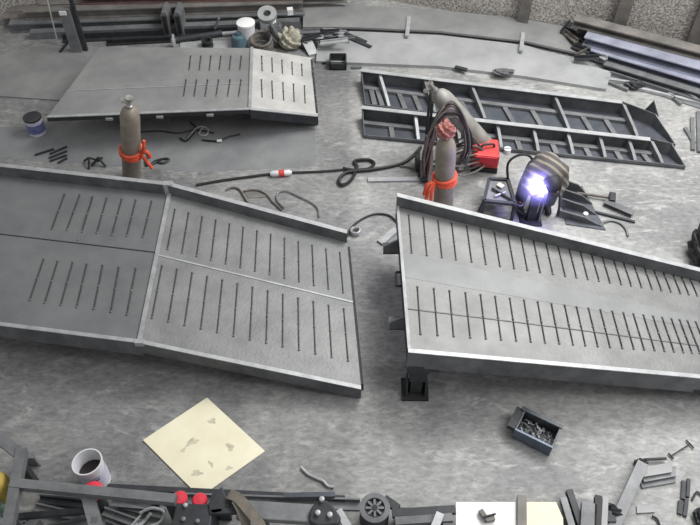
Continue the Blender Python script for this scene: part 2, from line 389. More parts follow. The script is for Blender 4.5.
# far ramp
ZP, ZE = .5, .22
A0, A1, A2 = G(100, 47, ZP), G(252, 48, ZP), G(312, 58, ZE)
D0, D1, D2 = G(48, 116, ZP), G(250, 108, ZP), G(318, 115, ZE)
R3 = thing('yard_ramp', (-2.2, 8.7, 0), 'smaller pale steel ramp at the back left behind the two gas bottles', 'ramp', 'loading ramps being built')
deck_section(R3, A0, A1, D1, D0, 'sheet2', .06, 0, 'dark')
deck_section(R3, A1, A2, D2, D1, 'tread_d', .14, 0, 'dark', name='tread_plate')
q = quad(A0, A1, D1, D0); q2 = quad(A1, A2, D2, D1)
def px2(x, y): return (175+x/4, y/4)
bars_px(R3, q, [(px2(x, 225), px2(x-6, 280)) for x in (63, 104, 144, 184, 224, 266)]+[(px2(x+3, 320), px2(x-7, 384)) for x in (42, 84, 128, 172, 218, 262)])
bars_px(R3, q2, [(px2(x, 226+k*8), px2(x+2, 283+k*5)) for k, x in enumerate((347, 388, 428, 468, 507, 548))]+[(px2(x, 320+k*6), px2(x+3, 388+k*6)) for k, x in enumerate((346, 388, 432, 474, 518, 560))])
seam_q(R3, q, 0, .66, 1, .61, .014, 'rim')
MB().bar(A1+UP*.012, D1+UP*.012, .04, .02).build('hinge_strip', M['rim'], R3)
for u in (.3, .55, .8): p = q(u, 1); MB().box(p+V((0, -.05, -.05)), (.09, .03, .03)).build('edge_lug', M['rim'], R3)
for p in (q(.15, .12), q(.25, .55), q(.93, .12), q(.93, .55)):
    MB().box((p.x, p.y, (ZP-.03)/2), (.12, .12, ZP-.03)).build('leg', M['dark'], R3)
for u in (.5, .97): MB().bar(q2(u, .03)-UP*.10, q2(u, .97)-UP*.10, .06, .14 if u < .9 else .2).build('cross_beam', M['dark'], R3)

# ------------------------------------------------------------ upside-down ramp frames
def frame(label, TL, TR, TC, BR, BL, side, ribs, minor):
    # TL..TR far rail, TR-TC chamfer, TC-BR end, BR..BL near rail ; rail tops at h
    h = .22; P = [G(x, y, zz) for (x, y), zz in zip((TL, TR, TC, BR, BL), (h, h, h, .06, .06))]; F = [V((p.x, p.y, 0)) for p in P]
    ctr = sum(F, V((0, 0, 0)))/5
    r = thing('ramp_frame', ctr, label, 'ramp frame', 'upside-down ramp frames')
    MB().prism([f+UP*.022 for f in F], (0, 0, -.02)).build('deck_plate', M['deckdk'], r)
    for i, nm in ((0, 'side_rail'), (1, 'end_rail'), (2, 'end_rail'), (3, 'side_rail'), (4, 'end_rail')):
        a, b = P[i], P[(i+1) % 5]; inn = (ctr-(F[i]+F[(i+1) % 5])/2); d = (b-a).normalized(); nn = (inn-d*inn.dot(d)).normalized()
        fa, fb = F[i]+UP*.022, F[(i+1) % 5]+UP*.022; s = MB().prism([fa, fb, b, a], nn*.012).build(nm, M['curb'], r)
        if i == 0: MB().prism([a+UP*.01, b+UP*.01, b+nn*.07+UP*.01, a+nn*.07+UP*.01], (0, 0, -.01)).build('rail_flange', M[side], s)
    def onrail(i, j, px):                 # floor point under rail i-j at picture column px of its top edge
        lo, hi = 0., 1.
        for _ in range(30):
            t = (lo+hi)/2; p_ = lerp(P[i], P[j], t); X = 350+FPX*p_.x/(p_.y*_c-(p_.z-CH)*_s)
            if X < px: lo = t
            else: hi = t
        return lerp(F[i], F[j], lo)
    full = [(onrail(0, 1, x), onrail(4, 3, x2)) for x, x2 in ribs]
    ends = [(F[0], F[4])]+full
    for j, (a, b) in enumerate(full):
        a, b = lerp(a, b, .02), lerp(a, b, .98)
        MB().prism([a+UP*.022, b+UP*.022, b+UP*.07, lerp(a, b, .7)+UP*.12, a+UP*.20], (.04, 0, 0)).build('cross_rib', M['light' if j == 0 else 'grey'], r)
    for j in range(len(ends)-1):
        for t in [(i+1)/(minor+1) for i in range(minor)]:
            a, b = lerp(ends[j][0], ends[j+1][0], t), lerp(ends[j][1], ends[j+1][1], t); a, b = lerp(a, b, .30), lerp(a, b, .98)
            MB().prism([a+UP*.06, b+UP*.06, b+UP*.06+V((.065, 0, 0)), a+UP*.06+V((.065, 0, 0))], (0, 0, -.038)).build('floor_stiffener', M['grey'], r)
    a, b = lerp(F[0], F[4], .36), lerp(ends[-1][0], ends[-1][1], .36)
    MB().bar(a+UP*.045, b+UP*.045, .07, .046).build('long_stiffener', M['grey'], r)
    return r, P
M['deckdk'] = mat('floor_pan_steel', (86, 90, 98), (68, 72, 80), 4, .5, .25)
frame('upside-down steel ramp frame nearest the back sheets, bright flanges at its left end', (361, 69), (622, 101), (656, 114), (676, 144), (365, 104), 'light', ((378, 388), (423, 434), (470, 484), (553, 568), (622, 637)), 2)
frame('upside-down steel ramp frame in front, its rail passing behind the gas bottles', (362, 106), (650, 138), (672, 143), (686, 166), (364, 135), 'light', ((414, 417), (455, 459), (496, 500), (532, 537), (566, 572), (598, 604), (627, 634), (655, 661)), 1)

# ------------------------------------------------------------ sheets on the floor at the back
def sheet(label, pts, z, k, th=.03):
    return tag(MB().plate([G(x, y, z) for x, y in pts], th).build('steel_sheet', M[k]), label, 'steel sheet', 'large steel sheets on the floor at the back')
sheet('wide pale steel sheet lying just behind the upside-down ramp frames', ((318, 41), (350, 31), (440, 35), (525, 45), (612, 72), (606, 89), (525, 76), (440, 66), (316, 61)), .05, 'sheet', .05)
sheet('grey steel sheet lying along the foot of the back wall', ((303, 3), (350, 5), (440, 10), (520, 18), (570, 27), (592, 56), (525, 41), (440, 31), (350, 27), (303, 27)), .09, 'sheet2', .035)
for (a, b, lab) in (((409, 17), (407, 36), 'short pale steel strip across the sheet seam, left of two'), ((523, 33), (521, 51), 'short pale steel strip across the sheet seam, right of two')):
    tag(MB().bar(G(*a, .105), G(*b, .105), .06, .03).build('steel_strip', M['light']), lab, 'steel strip', 'steel strips on the sheets')
for (a, b, lab) in (((345, 36), (371, 47), 'dark flat bar lying on the left end of the pale sheet, front one'), ((345, 33), (366, 42), 'dark flat bar lying on the left end of the pale sheet, rear one')):
    tag(MB().bar(G(*a, .065), G(*b, .065), .06, .02).build('flat_bar', M['dark']), lab, 'steel bar', 'dark bars on the pale sheet')
# thin floor sheets, left
tag(MB().plate([G(x, y, .02) for x, y in ((-30, 62), (40, 45), (110, 48), (60, 100), (0, 96))], .018).build('steel_sheet', M['sheet2']), 'grey steel sheet on the floor left of the far ramp', 'steel sheet', 'large steel sheets on the floor at the back')

# ------------------------------------------------------------ long sections at the back left
I = lambda w_, h: [(-w_/2, 0), (w_/2, 0), (w_/2, .02), (.012, .02), (.012, h-.02), (w_/2, h-.02), (w_/2, h), (-w_/2, h), (-w_/2, h-.02), (-.012, h-.02), (-.012, .02), (-w_/2, .02)]
C = lambda w_, h: [(-w_/2, 0), (w_/2, 0), (w_/2, .018), (-w_/2+.018, .018), (-w_/2+.018, h-.018), (w_/2, h-.018), (w_/2, h), (-w_/2, h)]
Lp = lambda w_, h: [(-w_/2, 0), (w_/2, 0), (w_/2, .016), (-w_/2+.016, .016), (-w_/2+.016, h), (-w_/2, h)]
def section(name, prof, a, b, z, k, label, group, za=None):
    return tag(MB().prof(G(*a, za if za is not None else z), G(*b, z), prof).build(name, M[k]), label, 'steel section', group)
gb = 'long steel sections along the back wall on the left'
def wall_section(name, prof, W0_, W1_, s0, s1, o0, o1, z, k, label, group):
    d = (W1_-W0_).normalized(); n = V((d.y, -d.x, 0)); f = lambda t: o0+(o1-o0)*(t-s0)/(s1-s0)
    return tag(MB().prof(W0_+d*s0+n*o0+UP*z, W0_+d*s1+n*o1+UP*z, prof).build(name, M[k]), label, 'steel section', group)
wl = lambda name, prof, *a: wall_section(name, prof, WA, WB, *a, gb)
wl('steel_beam', I(.17, .16), 3.0, 7.7, .12, .25, 0, 'brown', 'brown-grey I-beam on the floor against the back wall, rearmost of the left pile')
wl('steel_beam', I(.17, .16), 2.9, 7.72, .31, .44, 0, 'brown', 'long dusty I-beam on the floor, second from the wall in the back left pile')
wl('steel_beam', I(.17, .16), 3.05, 7.74, .51, .63, 0, 'grey', 'long dusty I-beam, frontmost of the heavy beams on the floor at back left')
wl('steel_channel', C(.17, .15), 3.5, 8.45, .22, .35, .161, 'brown', 'brownish steel channel sticking out past the right end of the back left pile')
wl('steel_beam', I(.17, .15), 3.3, 7.72, .42, .55, .161, 'brown', 'grey I-beam in the second layer of the back left pile')
wl('steel_channel', C(.2, .14), 4.2, 7.76, .28, .46, .313, 'rust', 'reddish primed steel channel lying topmost on the back left pile')
wl('steel_tube', [(-.06, 0), (.06, 0), (.06, .12), (-.06, .12)], 3.4, 7.65, .75, .80, 0, 'grey', 'grey square steel tube in front of the I-beams')
wl('steel_angle', Lp(.1, .1), 3.9, 6.7, .90, .93, 0, 'dark', 'dark steel angle in front of the grey square tube')
wl('steel_angle', Lp(.07, .07), 4.6, 5.6, 1.06, 1.06, 0, 'black', 'short black steel angle beside the far ramp, back left')
tag(MB().tube([G(176, 40, .05), G(222, 33, .05)], .05, 12).build('steel_pipe', M['dark'], smooth=True), 'dark steel pipe lying left of the white drum', 'steel pipe')
tag(MB().tube([G(221, 34, .04), G(258, 31, .04)], .035, 12).build('steel_pipe', M['light'], smooth=True), 'pale steel pipe passing behind the white drum', 'steel pipe')
tag(MB().bar(G(215, 28, .13), G(219, 18, .3), .05, .03).build('steel_strip', M['grey']), 'short grey steel strip leaning on the back left beams', 'steel strip')
tag(MB().box(G(290, 10, .36)+UP*-.02, (.09, .09, .09), .2).build('white_block', M['white']), 'small white block resting on the beams at the back', 'block')
# rack post and rollers
p = G(78, 52, 0); r = thing('rack_post', p, 'grey steel rack post standing before the back left beams', 'rack post')
MB().bar(p, p+UP*.75, .16, .1, (0, 1, 0)).build('post', M['grey'], r)
MB().bar(p+V((.13, .02, 0)), p+V((.13, .02, .9)), .05, .06, (0, 1, 0)).build('side_flat', M['dark'], r)
MB().box(p+V((-.02, -.06, .7)), (.1, .02, .06)).build('white_tag', M['white'], r)
tag(MB().tube([G(60, 52, .03), G(68, 42, .03), G(72, 34, .25)], .02, 8).build('steel_rod', M['dark'], smooth=True), 'dark rod leaning left of the rack post', 'rod')
def stand(px, label):
    p = G(px, 36, 0); r = thing('roller_stand', p, label, 'roller stand', 'roller stands at the back')
    m = MB(); m.prism([p+V((-.06, 0, 0)), p+V((.06, 0, 0)), p+V((.06, 0, .36)), p+V((.03, 0, .42)), p+V((-.03, 0, .42)), p+V((-.06, 0, .36))], (0, .3, 0)); m.build('stand_plate', M['grey'], r, bevel=.01)
    MB().box(p+V((0, -.012, .2)), (.06, .02, .3)).build('stand_slot', M['black'], r)
stand(168, 'grey upright steel stand before the back beams, left of two'); stand(181, 'grey upright steel stand before the back beams, right of two')
p = G(176, 50, 0); tag(MB().lathe(p+V((-.02, 0, .13)), (1, .2, 0), [(.02, 0), (.13, 0), (.13, .03), (.02, .03)], 20).build('steel_disc', M['light'], smooth=True), 'steel disc standing on edge behind the far ramp', 'disc')
p = G(208, 47, 0); r = thing('steel_coupling', p, 'dark steel coupling on the pale strip behind the far ramp', 'coupling')
MB().lathe(p, (0, 0, 1), [(.09, 0), (.09, .05), (.05, .05), (.05, .1), (.09, .1), (.09, .13), (.06, .13), (.06, .02)], 20).build('body', M['dark'], r, smooth=True)
tag(MB().plate([G(x, y, .015) for x, y in ((180, 42), (238, 40), (238, 48), (180, 49))], .013).build('steel_sheet', M['light']), 'pale narrow steel strip on the floor behind the far ramp', 'steel sheet')
# hanging wire
b = G(58, 44, 0); tag(MB().tube([b, b+V((.02, .25, 1.5)), b+V((.0, .5, 3.0))], .012, 6).build('hanging_wire', M['light']), 'thin pale wire running up from the floor at the back left', 'wire')

# ------------------------------------------------------------ drums, bags, scrap behind the far ramp
def bucket(base, R, h, label, name='bucket', axis=(0, 0, 1), open_=False, body='white', band=None, lid='lidw', cat='bucket', fill='paint', taper=.9, group=None):
    r = thing(name, base, label, cat, group); ax = V(axis).normalized()
    if open_:
        MB().lathe(base, ax, [(.0, 0), (R*taper, 0), (R, h-.02), (R*1.05, h-.02), (R*1.05, h), (R*.96, h), (R*.96*taper, .02), (0, .02)], 32, caps=False).build('body', M[body], r, smooth=True)
        MB().lathe(base+ax*(h*.5), ax, [(R*.9, 0), (R*.9, .01)], 32).build('contents', M[fill], r)
    else:
        MB().lathe(base, ax, [(R*taper, 0), (R, h)], 32).build('body', M[body], r, smooth=True)
        MB().lathe(base+ax*(h-.02), ax, [(R*1.06, 0), (R*1.06, .025), (R*.98, .03)], 32).build('lid', M[lid], r, smooth=True)
    if band: MB().lathe(base+ax*(h*.18), ax, [(R*(taper+(1-taper)*.2)+.004, 0), (R*(taper+(1-taper)*.72)+.004, h*.52)], 32, caps=False).build('label_band', M[band], r, smooth=True)
    return r
bucket(G(248, 43, 0), .135, .36, 'white plastic drum with a bright white lid behind the far ramp')
tag(MB().lathe(G(240, 47, 0), (0, 0, 1), [(.0, 0), (.12, 0), (.13, .12), (.10, .2), (.04, .22), (.04, .26), (0, .26)], 20, caps=False).build('teal_canister', M['teal'], smooth=True), 'teal canister beside the white drum', 'canister')
# spool on a pale post
p = G(269, 33, 0); r = thing('wire_spool', p, 'pale wire spool standing upright by the white drum', 'spool')
MB().lathe(p, (0, 0, 1), [(.13, 0), (.13, .22), (.10, .25), (.10, .30)], 24).build('base_drum', M['white'], r, smooth=True)
MB().lathe(p+UP*.30, V((0, -.35, 1)), [(.06, 0), (.15, 0), (.15, .07), (.06, .07), (.06, 0)], 28, caps=False).build('rim', M['rim'], r, smooth=True)
MB().lathe(p+UP*.31, V((0, -.35, 1)), [(.062, 0), (.062, .03)], 20).build('hub', M['black'], r)
def coil(name, c, R, rr, turns, k, label, cat='coil', tilt=(0, 0, 1), group=None, jit=.03):
    ax = V(tilt).normalized(); a = ax.orthogonal().normalized(); b = ax.cross(a); pts = []
    N = turns*16
    for i in range(N+1):
        t = 2*math.pi*i/16; R2 = R*(1-.10*math.sin(i*.37))+random.uniform(-jit, jit)*R
        pts.append(V(c)+(a*math.cos(t)+b*math.sin(t))*R2+ax*(rr+1.6*rr*(i/16)*.8))
    return tag(MB().tube(pts, rr, 6).build(name, M[k], smooth=True), label, cat, group)
coil('hose_coil', G(262, 47, .0), .16, .022, 6, 'hose', 'grey coil of hose leaning behind the far ramp', tilt=(0, -.3, 1))
def heap(name, c, sx, sy, h, k, label, cat, seed=1):
    bm = bmesh.new(); bmesh.ops.create_icosphere(bm, subdivisions=4, radius=1); rnd = random.Random(seed); ph = [rnd.uniform(0, 6) for _ in range(6)]
    mb = MB()
    for v in bm.verts:
        f = 1+.14*math.sin(v.co.x*5+ph[0])*math.sin(v.co.y*4+ph[1])+.10*math.sin(v.co.z*9+v.co.x*7+ph[2])+.06*math.sin(v.co.y*13+ph[3])
        mb.v.append(V(c)+V((v.co.x*sx*f, v.co.y*sy*f, max(-.0, (v.co.z*.6+.5)*h*f))))
    bm.verts.ensure_lookup_table()
    for f in bm.faces: mb.f.append(tuple(v.index for v in f.verts))
    bm.free(); return tag(mb.build(name, M[k], smooth=True), label, cat)
heap('grey_sack', G(276, 44, 0), .12, .13, .3, 'greycloth', 'dark grey sack between the hose coil and the pale rags', 'sack', 3)
heap('rag_pile', G(291, 47, 0), .17, .16, .26, 'cloth', 'heap of pale yellowish rags behind the far ramp', 'rags', 5)
heap('rag_bundle', G(303, 46, 0), .12, .1, .14, 'greycloth', 'grey rag bundle at the right of the pale rags', 'rags', 9)
for i in range(14):                   # scrap offcuts
    x, y = random.uniform(308, 346), random.uniform(31, 43); p = G(x, y, .035+.012*i)
    a = random.uniform(-.5, .6); d = V((math.cos(a), math.sin(a), 0))*random.uniform(.10, .22); d.z = random.uniform(-.01, .03)
    tag(MB().prof(p-d, p+d, Lp(random.uniform(.04, .08), .04)).build('steel_offcut', M[random.choice(['grey', 'dark', 'light', 'grey'])]), 'steel offcut in the scrap heap behind the far ramp', 'offcut', 'scrap heap offcuts')
tag(MB().plate([G(302, 42, .12), G(312, 40, .12), G(318, 53, .03), G(309, 55, .03)], .02).build('steel_plate', M['light']), 'pale bent plate leaning at the left of the scrap heap', 'steel plate')
p = G(338, 70, 0); r = thing('steel_box', p, 'small dark open steel box on the floor right of the far ramp', 'box')
m = MB(); m.box(p+V((0, .09, .012)), (.24, .2, .02)); m.box(p+V((0, .18, .09)), (.24, .02, .16)); m.box(p+V((0, 0, .06)), (.24, .02, .1)); m.box(p+V((-.12, .09, .08)), (.02, .2, .14)); m.box(p+V((.12, .09, .08)), (.02, .2, .14)); m.build('shell', M['dark'], r)
tag(MB().bar(G(322, 63, .02), G(326, 62, .02), .05, .03).build('steel_strip', M['dark']), 'tiny dark steel strip left of the small dark box', 'steel strip')

# ------------------------------------------------------------ long sections at the back right
gr = 'long steel sections along the right wall'
wr = lambda name, prof, *a: wall_section(name, prof, WB, WC, *a, gr)
wr('steel_beam', I(.2, .15), 3.62, 6.3, .16, .52, .041, 'dark', 'dark beam against the right wall at the bottom of the pile')
wr('steel_beam', I(.2, .15), 3.70, 6.3, .40, .86, .041, 'dark', 'dark beam in the middle of the bottom layer of the right pile')
wr('steel_channel', C(.22, .15), 3.76, 6.3, .65, 1.20, .041, 'blue', 'bluish channel low in the right pile, below the bright one')
wr('steel_channel', C(.2, .14), 3.5, 6.3, .24, .72, .192, 'grey', 'grey channel behind the bluish one in the right pile')
wr('steel_channel', C(.25, .14), 3.64, 6.3, .54, 1.06, .192, 'blue', 'bluish channel with a bright face in the second layer of the right pile')
wr('steel_beam', I(.2, .12), 3.42, 6.3, .34, .84, .334, 'brown', 'brownish steel beam lying topmost on the right pile')
wr('steel_beam', I(.14, .10), 4.0, 6.3, .86, 1.38, 0, 'grey', 'grey beam on the floor at the foot of the right pile')
wr('steel_angle', Lp(.1, .08), 4.1, 6.3, 1.08, 1.64, 0, 'grey', 'grey angle on the floor in front of the right pile')
for b_ in ((614, 33), (694, 62)):
    p = G(*b_, 0); tag(MB().bar(p+V((.05, .1, .02)), p+V((-.17, -.52, .02)), .1, .038).build('timber_packer', M['brown']), 'brown packer under the right pile, '+('near its left end' if b_[0] < 650 else 'near the picture edge'), 'packer')
for i, (x, y, a, l, k) in enumerate(((566, 30, .9, .14, 'dark'), (572, 36, -1.0, .2, 'dark'), (576, 44, -1.1, .2, 'black'), (580, 52, -.9, .16, 'dark'), (586, 61, -.2, .18, 'dark'), (570, 40, -1.3, .18, 'hose'), (583, 56, .4, .12, 'hose'), (600, 59, -1.2, .12, 'light'))):
    p = G(x, y, .10); d = V((math.cos(a), math.sin(a), 0))*l
    tag(MB().prof(p-d, p+d+UP*.06, Lp(.07, .06)).build('steel_offcut', M[k]), 'steel offcut in the tangle at the left end of the right pile' if k != 'light' else 'pale steel offcut standing out of the tangle by the right pile', 'offcut', 'offcuts at the end of the right pile' if k != 'light' else None)
for i, (a, b, k, lab) in enumerate((((624, 67), (633, 73), 'grey', 'small bent plate before the right pile, left end'), ((642, 73), (668, 81), 'dark', 'dark short bar on the foot of the right pile'), ((605, 79), (640, 84), 'light', 'pale thin bar on the floor under the right pile'), ((637, 88), (700, 103), 'light', 'long pale bar on the floor before the right pile'), ((608, 82), (628, 90), 'grey', 'bent grey strap on the floor before the right pile'), ((668, 92), (675, 99), 'light', 'tiny pale clip on the floor near the right edge'), ((673, 98), (681, 104), 'grey', 'tiny grey clip on the floor near the right edge'), ((686, 92), (697, 100), 'grey', 'grey clip beside the right picture edge'), ((669, 79), (670, 84), 'light', 'upright pale tab on the dark bar'), ((684, 82), (686, 87), 'light', 'upright pale tab near the right edge'))):
    tag(MB().bar(G(*a, .03), G(*b, .03), .07 if i < 2 else .045, .04).build('steel_scrap', M[k]), lab, 'scrap', 'scraps before the right pile')
heap('wire_tangle', G(634, 88, 0), .14, .08, .1, 'dark', 'dark lump of tangled wire before the right pile', 'wire tangle', 12)
heap('wire_tangle', G(502, 74, 0.06), .16, .07, .07, 'greycloth', 'grey tangle of wire on the pale sheet edge', 'wire tangle', 14).location.z = .055
for (a, b, lab) in (((685, 128), (694, 143), 'short rod on the floor near the right edge, left of three'), ((692, 118), (693, 150), 'rod on the floor near the right edge, middle of three'), ((698, 112), (699, 152), 'rod on the floor at the right edge, right of three')):
    tag(MB().bar(G(*a, .02), G(*b, .02), .05, .035).build('steel_rod', M['grey']), lab, 'rod', 'rods by the right edge')
p = G(649, 113, 0); tag(MB().prism([p+V((-.1, 0, 0)), p+V((.1, -.1, 0)), p+V((0, .0, .2))], (.02, .03, 0)).build('steel_wedge', M['dark']), 'dark triangular steel wedge at the chamfered corner of the rear frame', 'wedge')
for (x, lab) in ((357, 'left end of the rear ramp frame'),):
    tag(MB().bar(G(352, 67, .02), G(362, 67, .02), .06, .03).build('steel_strip', M['grey']), 'short grey steel strip at the left end of the rear ramp frame', 'steel strip')
for a, b, lab in (((455, 67), (467, 70), 'small dark bracket on the sheet edge, above the rear frame'),):
    tag(MB().bar(G(*a, .07), G(*b, .07), .06, .03).build('steel_bracket', M['dark']), lab, 'bracket')

# ------------------------------------------------------------ gas cylinders
def cylinder(base, axis, R, h, k, label, valve_k='chrome'):
    ax = V(axis).normalized(); r = thing('gas_cylinder', base, label, 'gas cylinder', 'gas cylinders')
    MB().lathe(base, ax, [(R*.96, 0), (R, .02), (R, h-.16), (R*.93, h-.10), (R*.75, h-.04), (R*.42, h), (R*.3, h+.01)], 28).build('body', M[k], r, smooth=True)
    v = MB(); t = base+ax*(h+.0); v.lathe(t, ax, [(.04, 0), (.04, .05), (.028, .06), (.028, .13), (.045, .135), (.045, .17)], 14)
    sd = ax.cross(V((0, 1, 0))).normalized(); v.tube([t+ax*.09, t+ax*.09+sd*.09], .02, 10)
    vo = v.build('valve', M[valve_k], r, smooth=True)
    g = MB(); g.lathe(t+ax*.11+sd*.10, (0, -1, .4), [(.027, 0), (.027, .03)], 14); g.build('gauge', M['chrome'], vo)
    return r, t
def wrap(base, axis, R, h0, k, name, label, tails):
    ax = V(axis).normalized(); c = base+ax*h0; m = MB(); a = ax.orthogonal().normalized(); b = ax.cross(a)
    for j in range(3):
        m.tube([c+(a*math.cos(t)+b*math.sin(t))*(R+.014)+ax*(.03*j+.02*math.sin(t+j)) for t in [2*math.pi*i/24 for i in range(25)]], .02, 6)
    for tl in tails: m.tube(smoothpath(tl, 5), .022, 6)
    return tag(m.build(name, M[k], smooth=True), label, 'tie cloth')
bA = G(132, 177, 0)
axA = (G(129.5, 105, 1.3)-bA).normalized()
cylinder(bA, axA, .117, 1.30, 'cyl', 'brown upright gas cylinder behind the left ramp, tied with an orange cloth')
kx = bA+axA*.53+V((.12, -.05, 0))
wrap(bA, axA, .117, .50, 'orange', 'orange_tie', 'orange cloth tied round the left gas cylinder', [[kx, kx+V((.07, -.03, .1)), kx+V((.1, -.02, .22))], [kx, kx+V((.1, -.03, .05)), kx+V((.13, -.03, -.04))], [kx, kx+V((.08, -.05, -.1)), kx+V((.12, -.05, -.2))]])
bB = G(443, 206, 0)
cylinder(bB, (-.05, .05, 1), .122, 1.05, 'cyl', 'brown upright gas cylinder standing at the trolley, orange cloth near its foot', 'redhose')
kx = bB+V((-.15, -.07, .46))
wrap(bB, (-.05, .05, 1), .122, .43, 'orange', 'orange_tie', 'orange cloth tied round the cylinder at the trolley', [[kx, kx+V((-.06, -.05, -.05)), kx+V((-.09, -.06, -.2)), kx+V((-.1, -.06, -.3))], [kx, kx+V((-.03, -.06, -.1)), kx+V((-.03, -.07, -.28))], [kx, kx+V((-.09, -.03, .0)), kx+V((-.12, -.05, -.15))]])
b3 = G(489, 150, .09); t3 = G(437, 92, .98)
cylinder(b3, t3-b3, .125, (t3-b3).length, 'cyl2', 'grey gas cylinder leaning over against the trolley in front of the ramp frames')
# trolley
p = G(432, 172, 0); r = thing('gas_trolley', p, 'black two-wheeled gas trolley behind the upright cylinder', 'trolley')
for sy in (.0, .26):
    MB().tube([p+V((-.08, sy, .06)), p+V((-.09, sy+.02, .6)), p+V((-.08, sy+.04, 1.08))], .018, 8).build('upright', M['black'], r, smooth=True)
MB().tube([p+V((-.08, .04, 1.08)), p+V((-.08, .30, 1.08))], .018, 8).build('handle', M['black'], r, smooth=True)
for sx in (-.2, .22):
    wv = MB().lathe(p+V((sx-.02, .06, .13)), (1, 0, 0), [(.03, 0), (.13, 0), (.13, .05), (.03, .05)], 24).build('wheel', M['black'], r, smooth=True)
MB().tube([p+V((-.2, .06, .13)), p+V((.22, .06, .13))], .015, 8).build('axle', M['dark'], r)
MB().box(p+V((0, -.08, .05)), (.34, .3, .02)).build('toe_plate', M['dark'], r)
# hoses
def hose(name, pts, rr, k, label, cat='hose', group=None, n=8):
    return tag(MB().tube(smoothpath(pts, n), rr, 6).build(name, M[k], smooth=True), label, cat, group)
c0 = p+V((.12, -.10, .75))
rh = random.Random(5)
hl = ('outermost', 'second from outside', 'third from outside', 'fourth from outside', 'fifth from outside', 'innermost')
for i in range(8):
    t = i/7; j = lambda k: rh.uniform(-k, k)
    hose('gas_hose', [c0+V((-.30+.10*t+j(.03), -.05+j(.05), -.66+j(.1))), c0+V((-.27+.10*t+j(.03), j(.05), -.25+j(.08))), c0+V((-.16+.06*t, .05+j(.05), .20-.12*t+j(.05))), c0+V((.02, .08+j(.04), .36-.20*t+j(.05))), c0+V((.18-.04*t+j(.03), .06+j(.04), .16-.06*t)), c0+V((.30-.06*t+j(.04), j(.05), -.22+j(.08))), c0+V((.24+j(.08), -.05+j(.05), -.50+j(.08))), c0+V((.12+j(.1), -.06+j(.06), -.64+j(.05)))], .0125, ('hose', 'black', 'hose', 'redhose', 'hose', 'black', 'redhose', 'hose')[i], 'looped gas hose hanging over the cylinder trolley', group='hoses on the trolley')
for i in range(5):
    s0 = G(427, 122+i*13, .3); s1 = G(431+i, 128+i*13, .3)
    hose('gas_hose', [G(427+rh.uniform(-2, 2), 135, .55), G(430+rh.uniform(-3, 3), 155, .35), G(429+rh.uniform(-3, 2), 178, .12), G(431+rh.uniform(-3, 5), 190, .03)], .0125, ('redhose', 'hose')[i % 2], 'looped gas hose hanging over the cylinder trolley', group='hoses on the trolley')
tp = bB+V((-.05, .05, 1)).normalized()*1.13
heap('regulator_cluster', tp+V((-.02, -.02, -.04)), .11, .10, .17, 'pinkreg', 'pinkish bundle of regulators and rags on top of the upright trolley cylinder', 'regulator', 8)
for i in range(9):
    s0 = G(452, 146+i*3.2, .12+.05*i); s1 = G(481+(i % 3)*2, 148+i*2.2, .30-.02*i)
    hose('welding_cable', [s0, lerp(s0, s1, .3)+UP*(.14-.03*i), lerp(s0, s1, .7)+UP*(.16-.03*i), s1], .013, 'black' if i % 2 else 'hose', 'cable running from the trolley to the red welding machine', 'cable', 'cables to the welding machine')
# welding machine
pw = G(483, 170, 0); r = thing('welding_machine', pw, 'red box welding machine beside the gas cylinders', 'welding machine')
m = MB(); m.prism([pw+V((-.17, -.03, .08)), pw+V((.17, -.08, .08)), pw+V((.20, .28, .08)), pw+V((-.12, .32, .08))], (0, 0, .21)); m.build('case', M['red'], r, bevel=.025)
MB().prism([pw+V((-.17, -.03, .01)), pw+V((.17, -.08, .01)), pw+V((.20, .28, .01)), pw+V((-.12, .32, .01))], (0, 0, .07)).build('base', M['black'], r)
MB().prism([pw+V((-.14, -.055, .16)), pw+V((.14, -.095, .16)), pw+V((.14, -.085, .16)), pw+V((-.14, -.045, .16))], (0, 0, .12)).build('front_panel', M['red2'], r)
MB().tube(smoothpath([pw+V((-.05, .1, .29)), pw+V((-.03, .1, .34)), pw+V((.1, .12, .34)), pw+V((.12, .12, .29))], 4), .015, 8).build('handle', M['dark'], r)

# tool stand with bits on it
Q = [G(490, 181, .32), G(507, 180, .32), G(514, 206, .32), G(482, 201, .32)]
Q = [G(489, 179, .3), G(508, 180, .3), G(515, 204, .3), G(484, 201, .3)]
r = thing('tool_stand', (Q[0]+Q[2])/2*1, 'low angle-steel tool stand with bent handle beside the welder', 'tool stand'); r.location.z = 0; WL[r.name] = V((r.location.x, r.location.y, 0))
m = MB()
for i in range(4): m.bar(Q[i], Q[(i+1) % 4], .04, .04)
m.build('top_frame', M['dark'], r)
MB().plate([x-UP*.005 for x in Q], .01).build('shelf', M['grey'], r)
for x in Q: MB().bar(V((x.x, x.y, 0)), x, .035, .035).build('leg', M['dark'], r)
hq = [Q[1], Q[1]+V((-.02, .08, .2)), Q[1]+V((.1, .12, .3)), Q[1]+V((.25, .10, .28)), Q[1]+V((.28, 0, .1)), Q[2]+V((.1, .0, .0)), Q[2]]
MB().tube(smoothpath(hq, 5), .016, 8).build('handle', M['black'], r, smooth=True)
MB().tube([Q[3], Q[3]+V((-.08, -.02, -.3))], .02, 8).build('brace', M['dark'], r)
for (a, b, k, wd, lab) in (((498, 184), (503, 187), 'cream', .06, 'small tan box on the tool stand'), ((492, 188), (512, 200), 'black', .02, 'black rod across the tool stand'), ((495, 196), (506, 192), 'light', .02, 'pale rod on the tool stand')):
    tag(MB().bar(G(*a, .32), G(*b, .32), wd, .02).build('hand_tool', M[k]), lab, 'tool', 'tools on the stand')
hose('welding_cable', [G(515, 205, .34), G(520, 212, .15), G(530, 216, .08), G(533, 220, .03)], .012, 'black', 'black cable dropping from the tool stand to the floor', 'cable')
tag(MB().lathe(G(507, 152, 0), (0, 0, 1), [(.05, 0), (.05, .06)], 14).build('white_cup', M['white']), 'small white cup on the floor right of the red machine', 'cup')

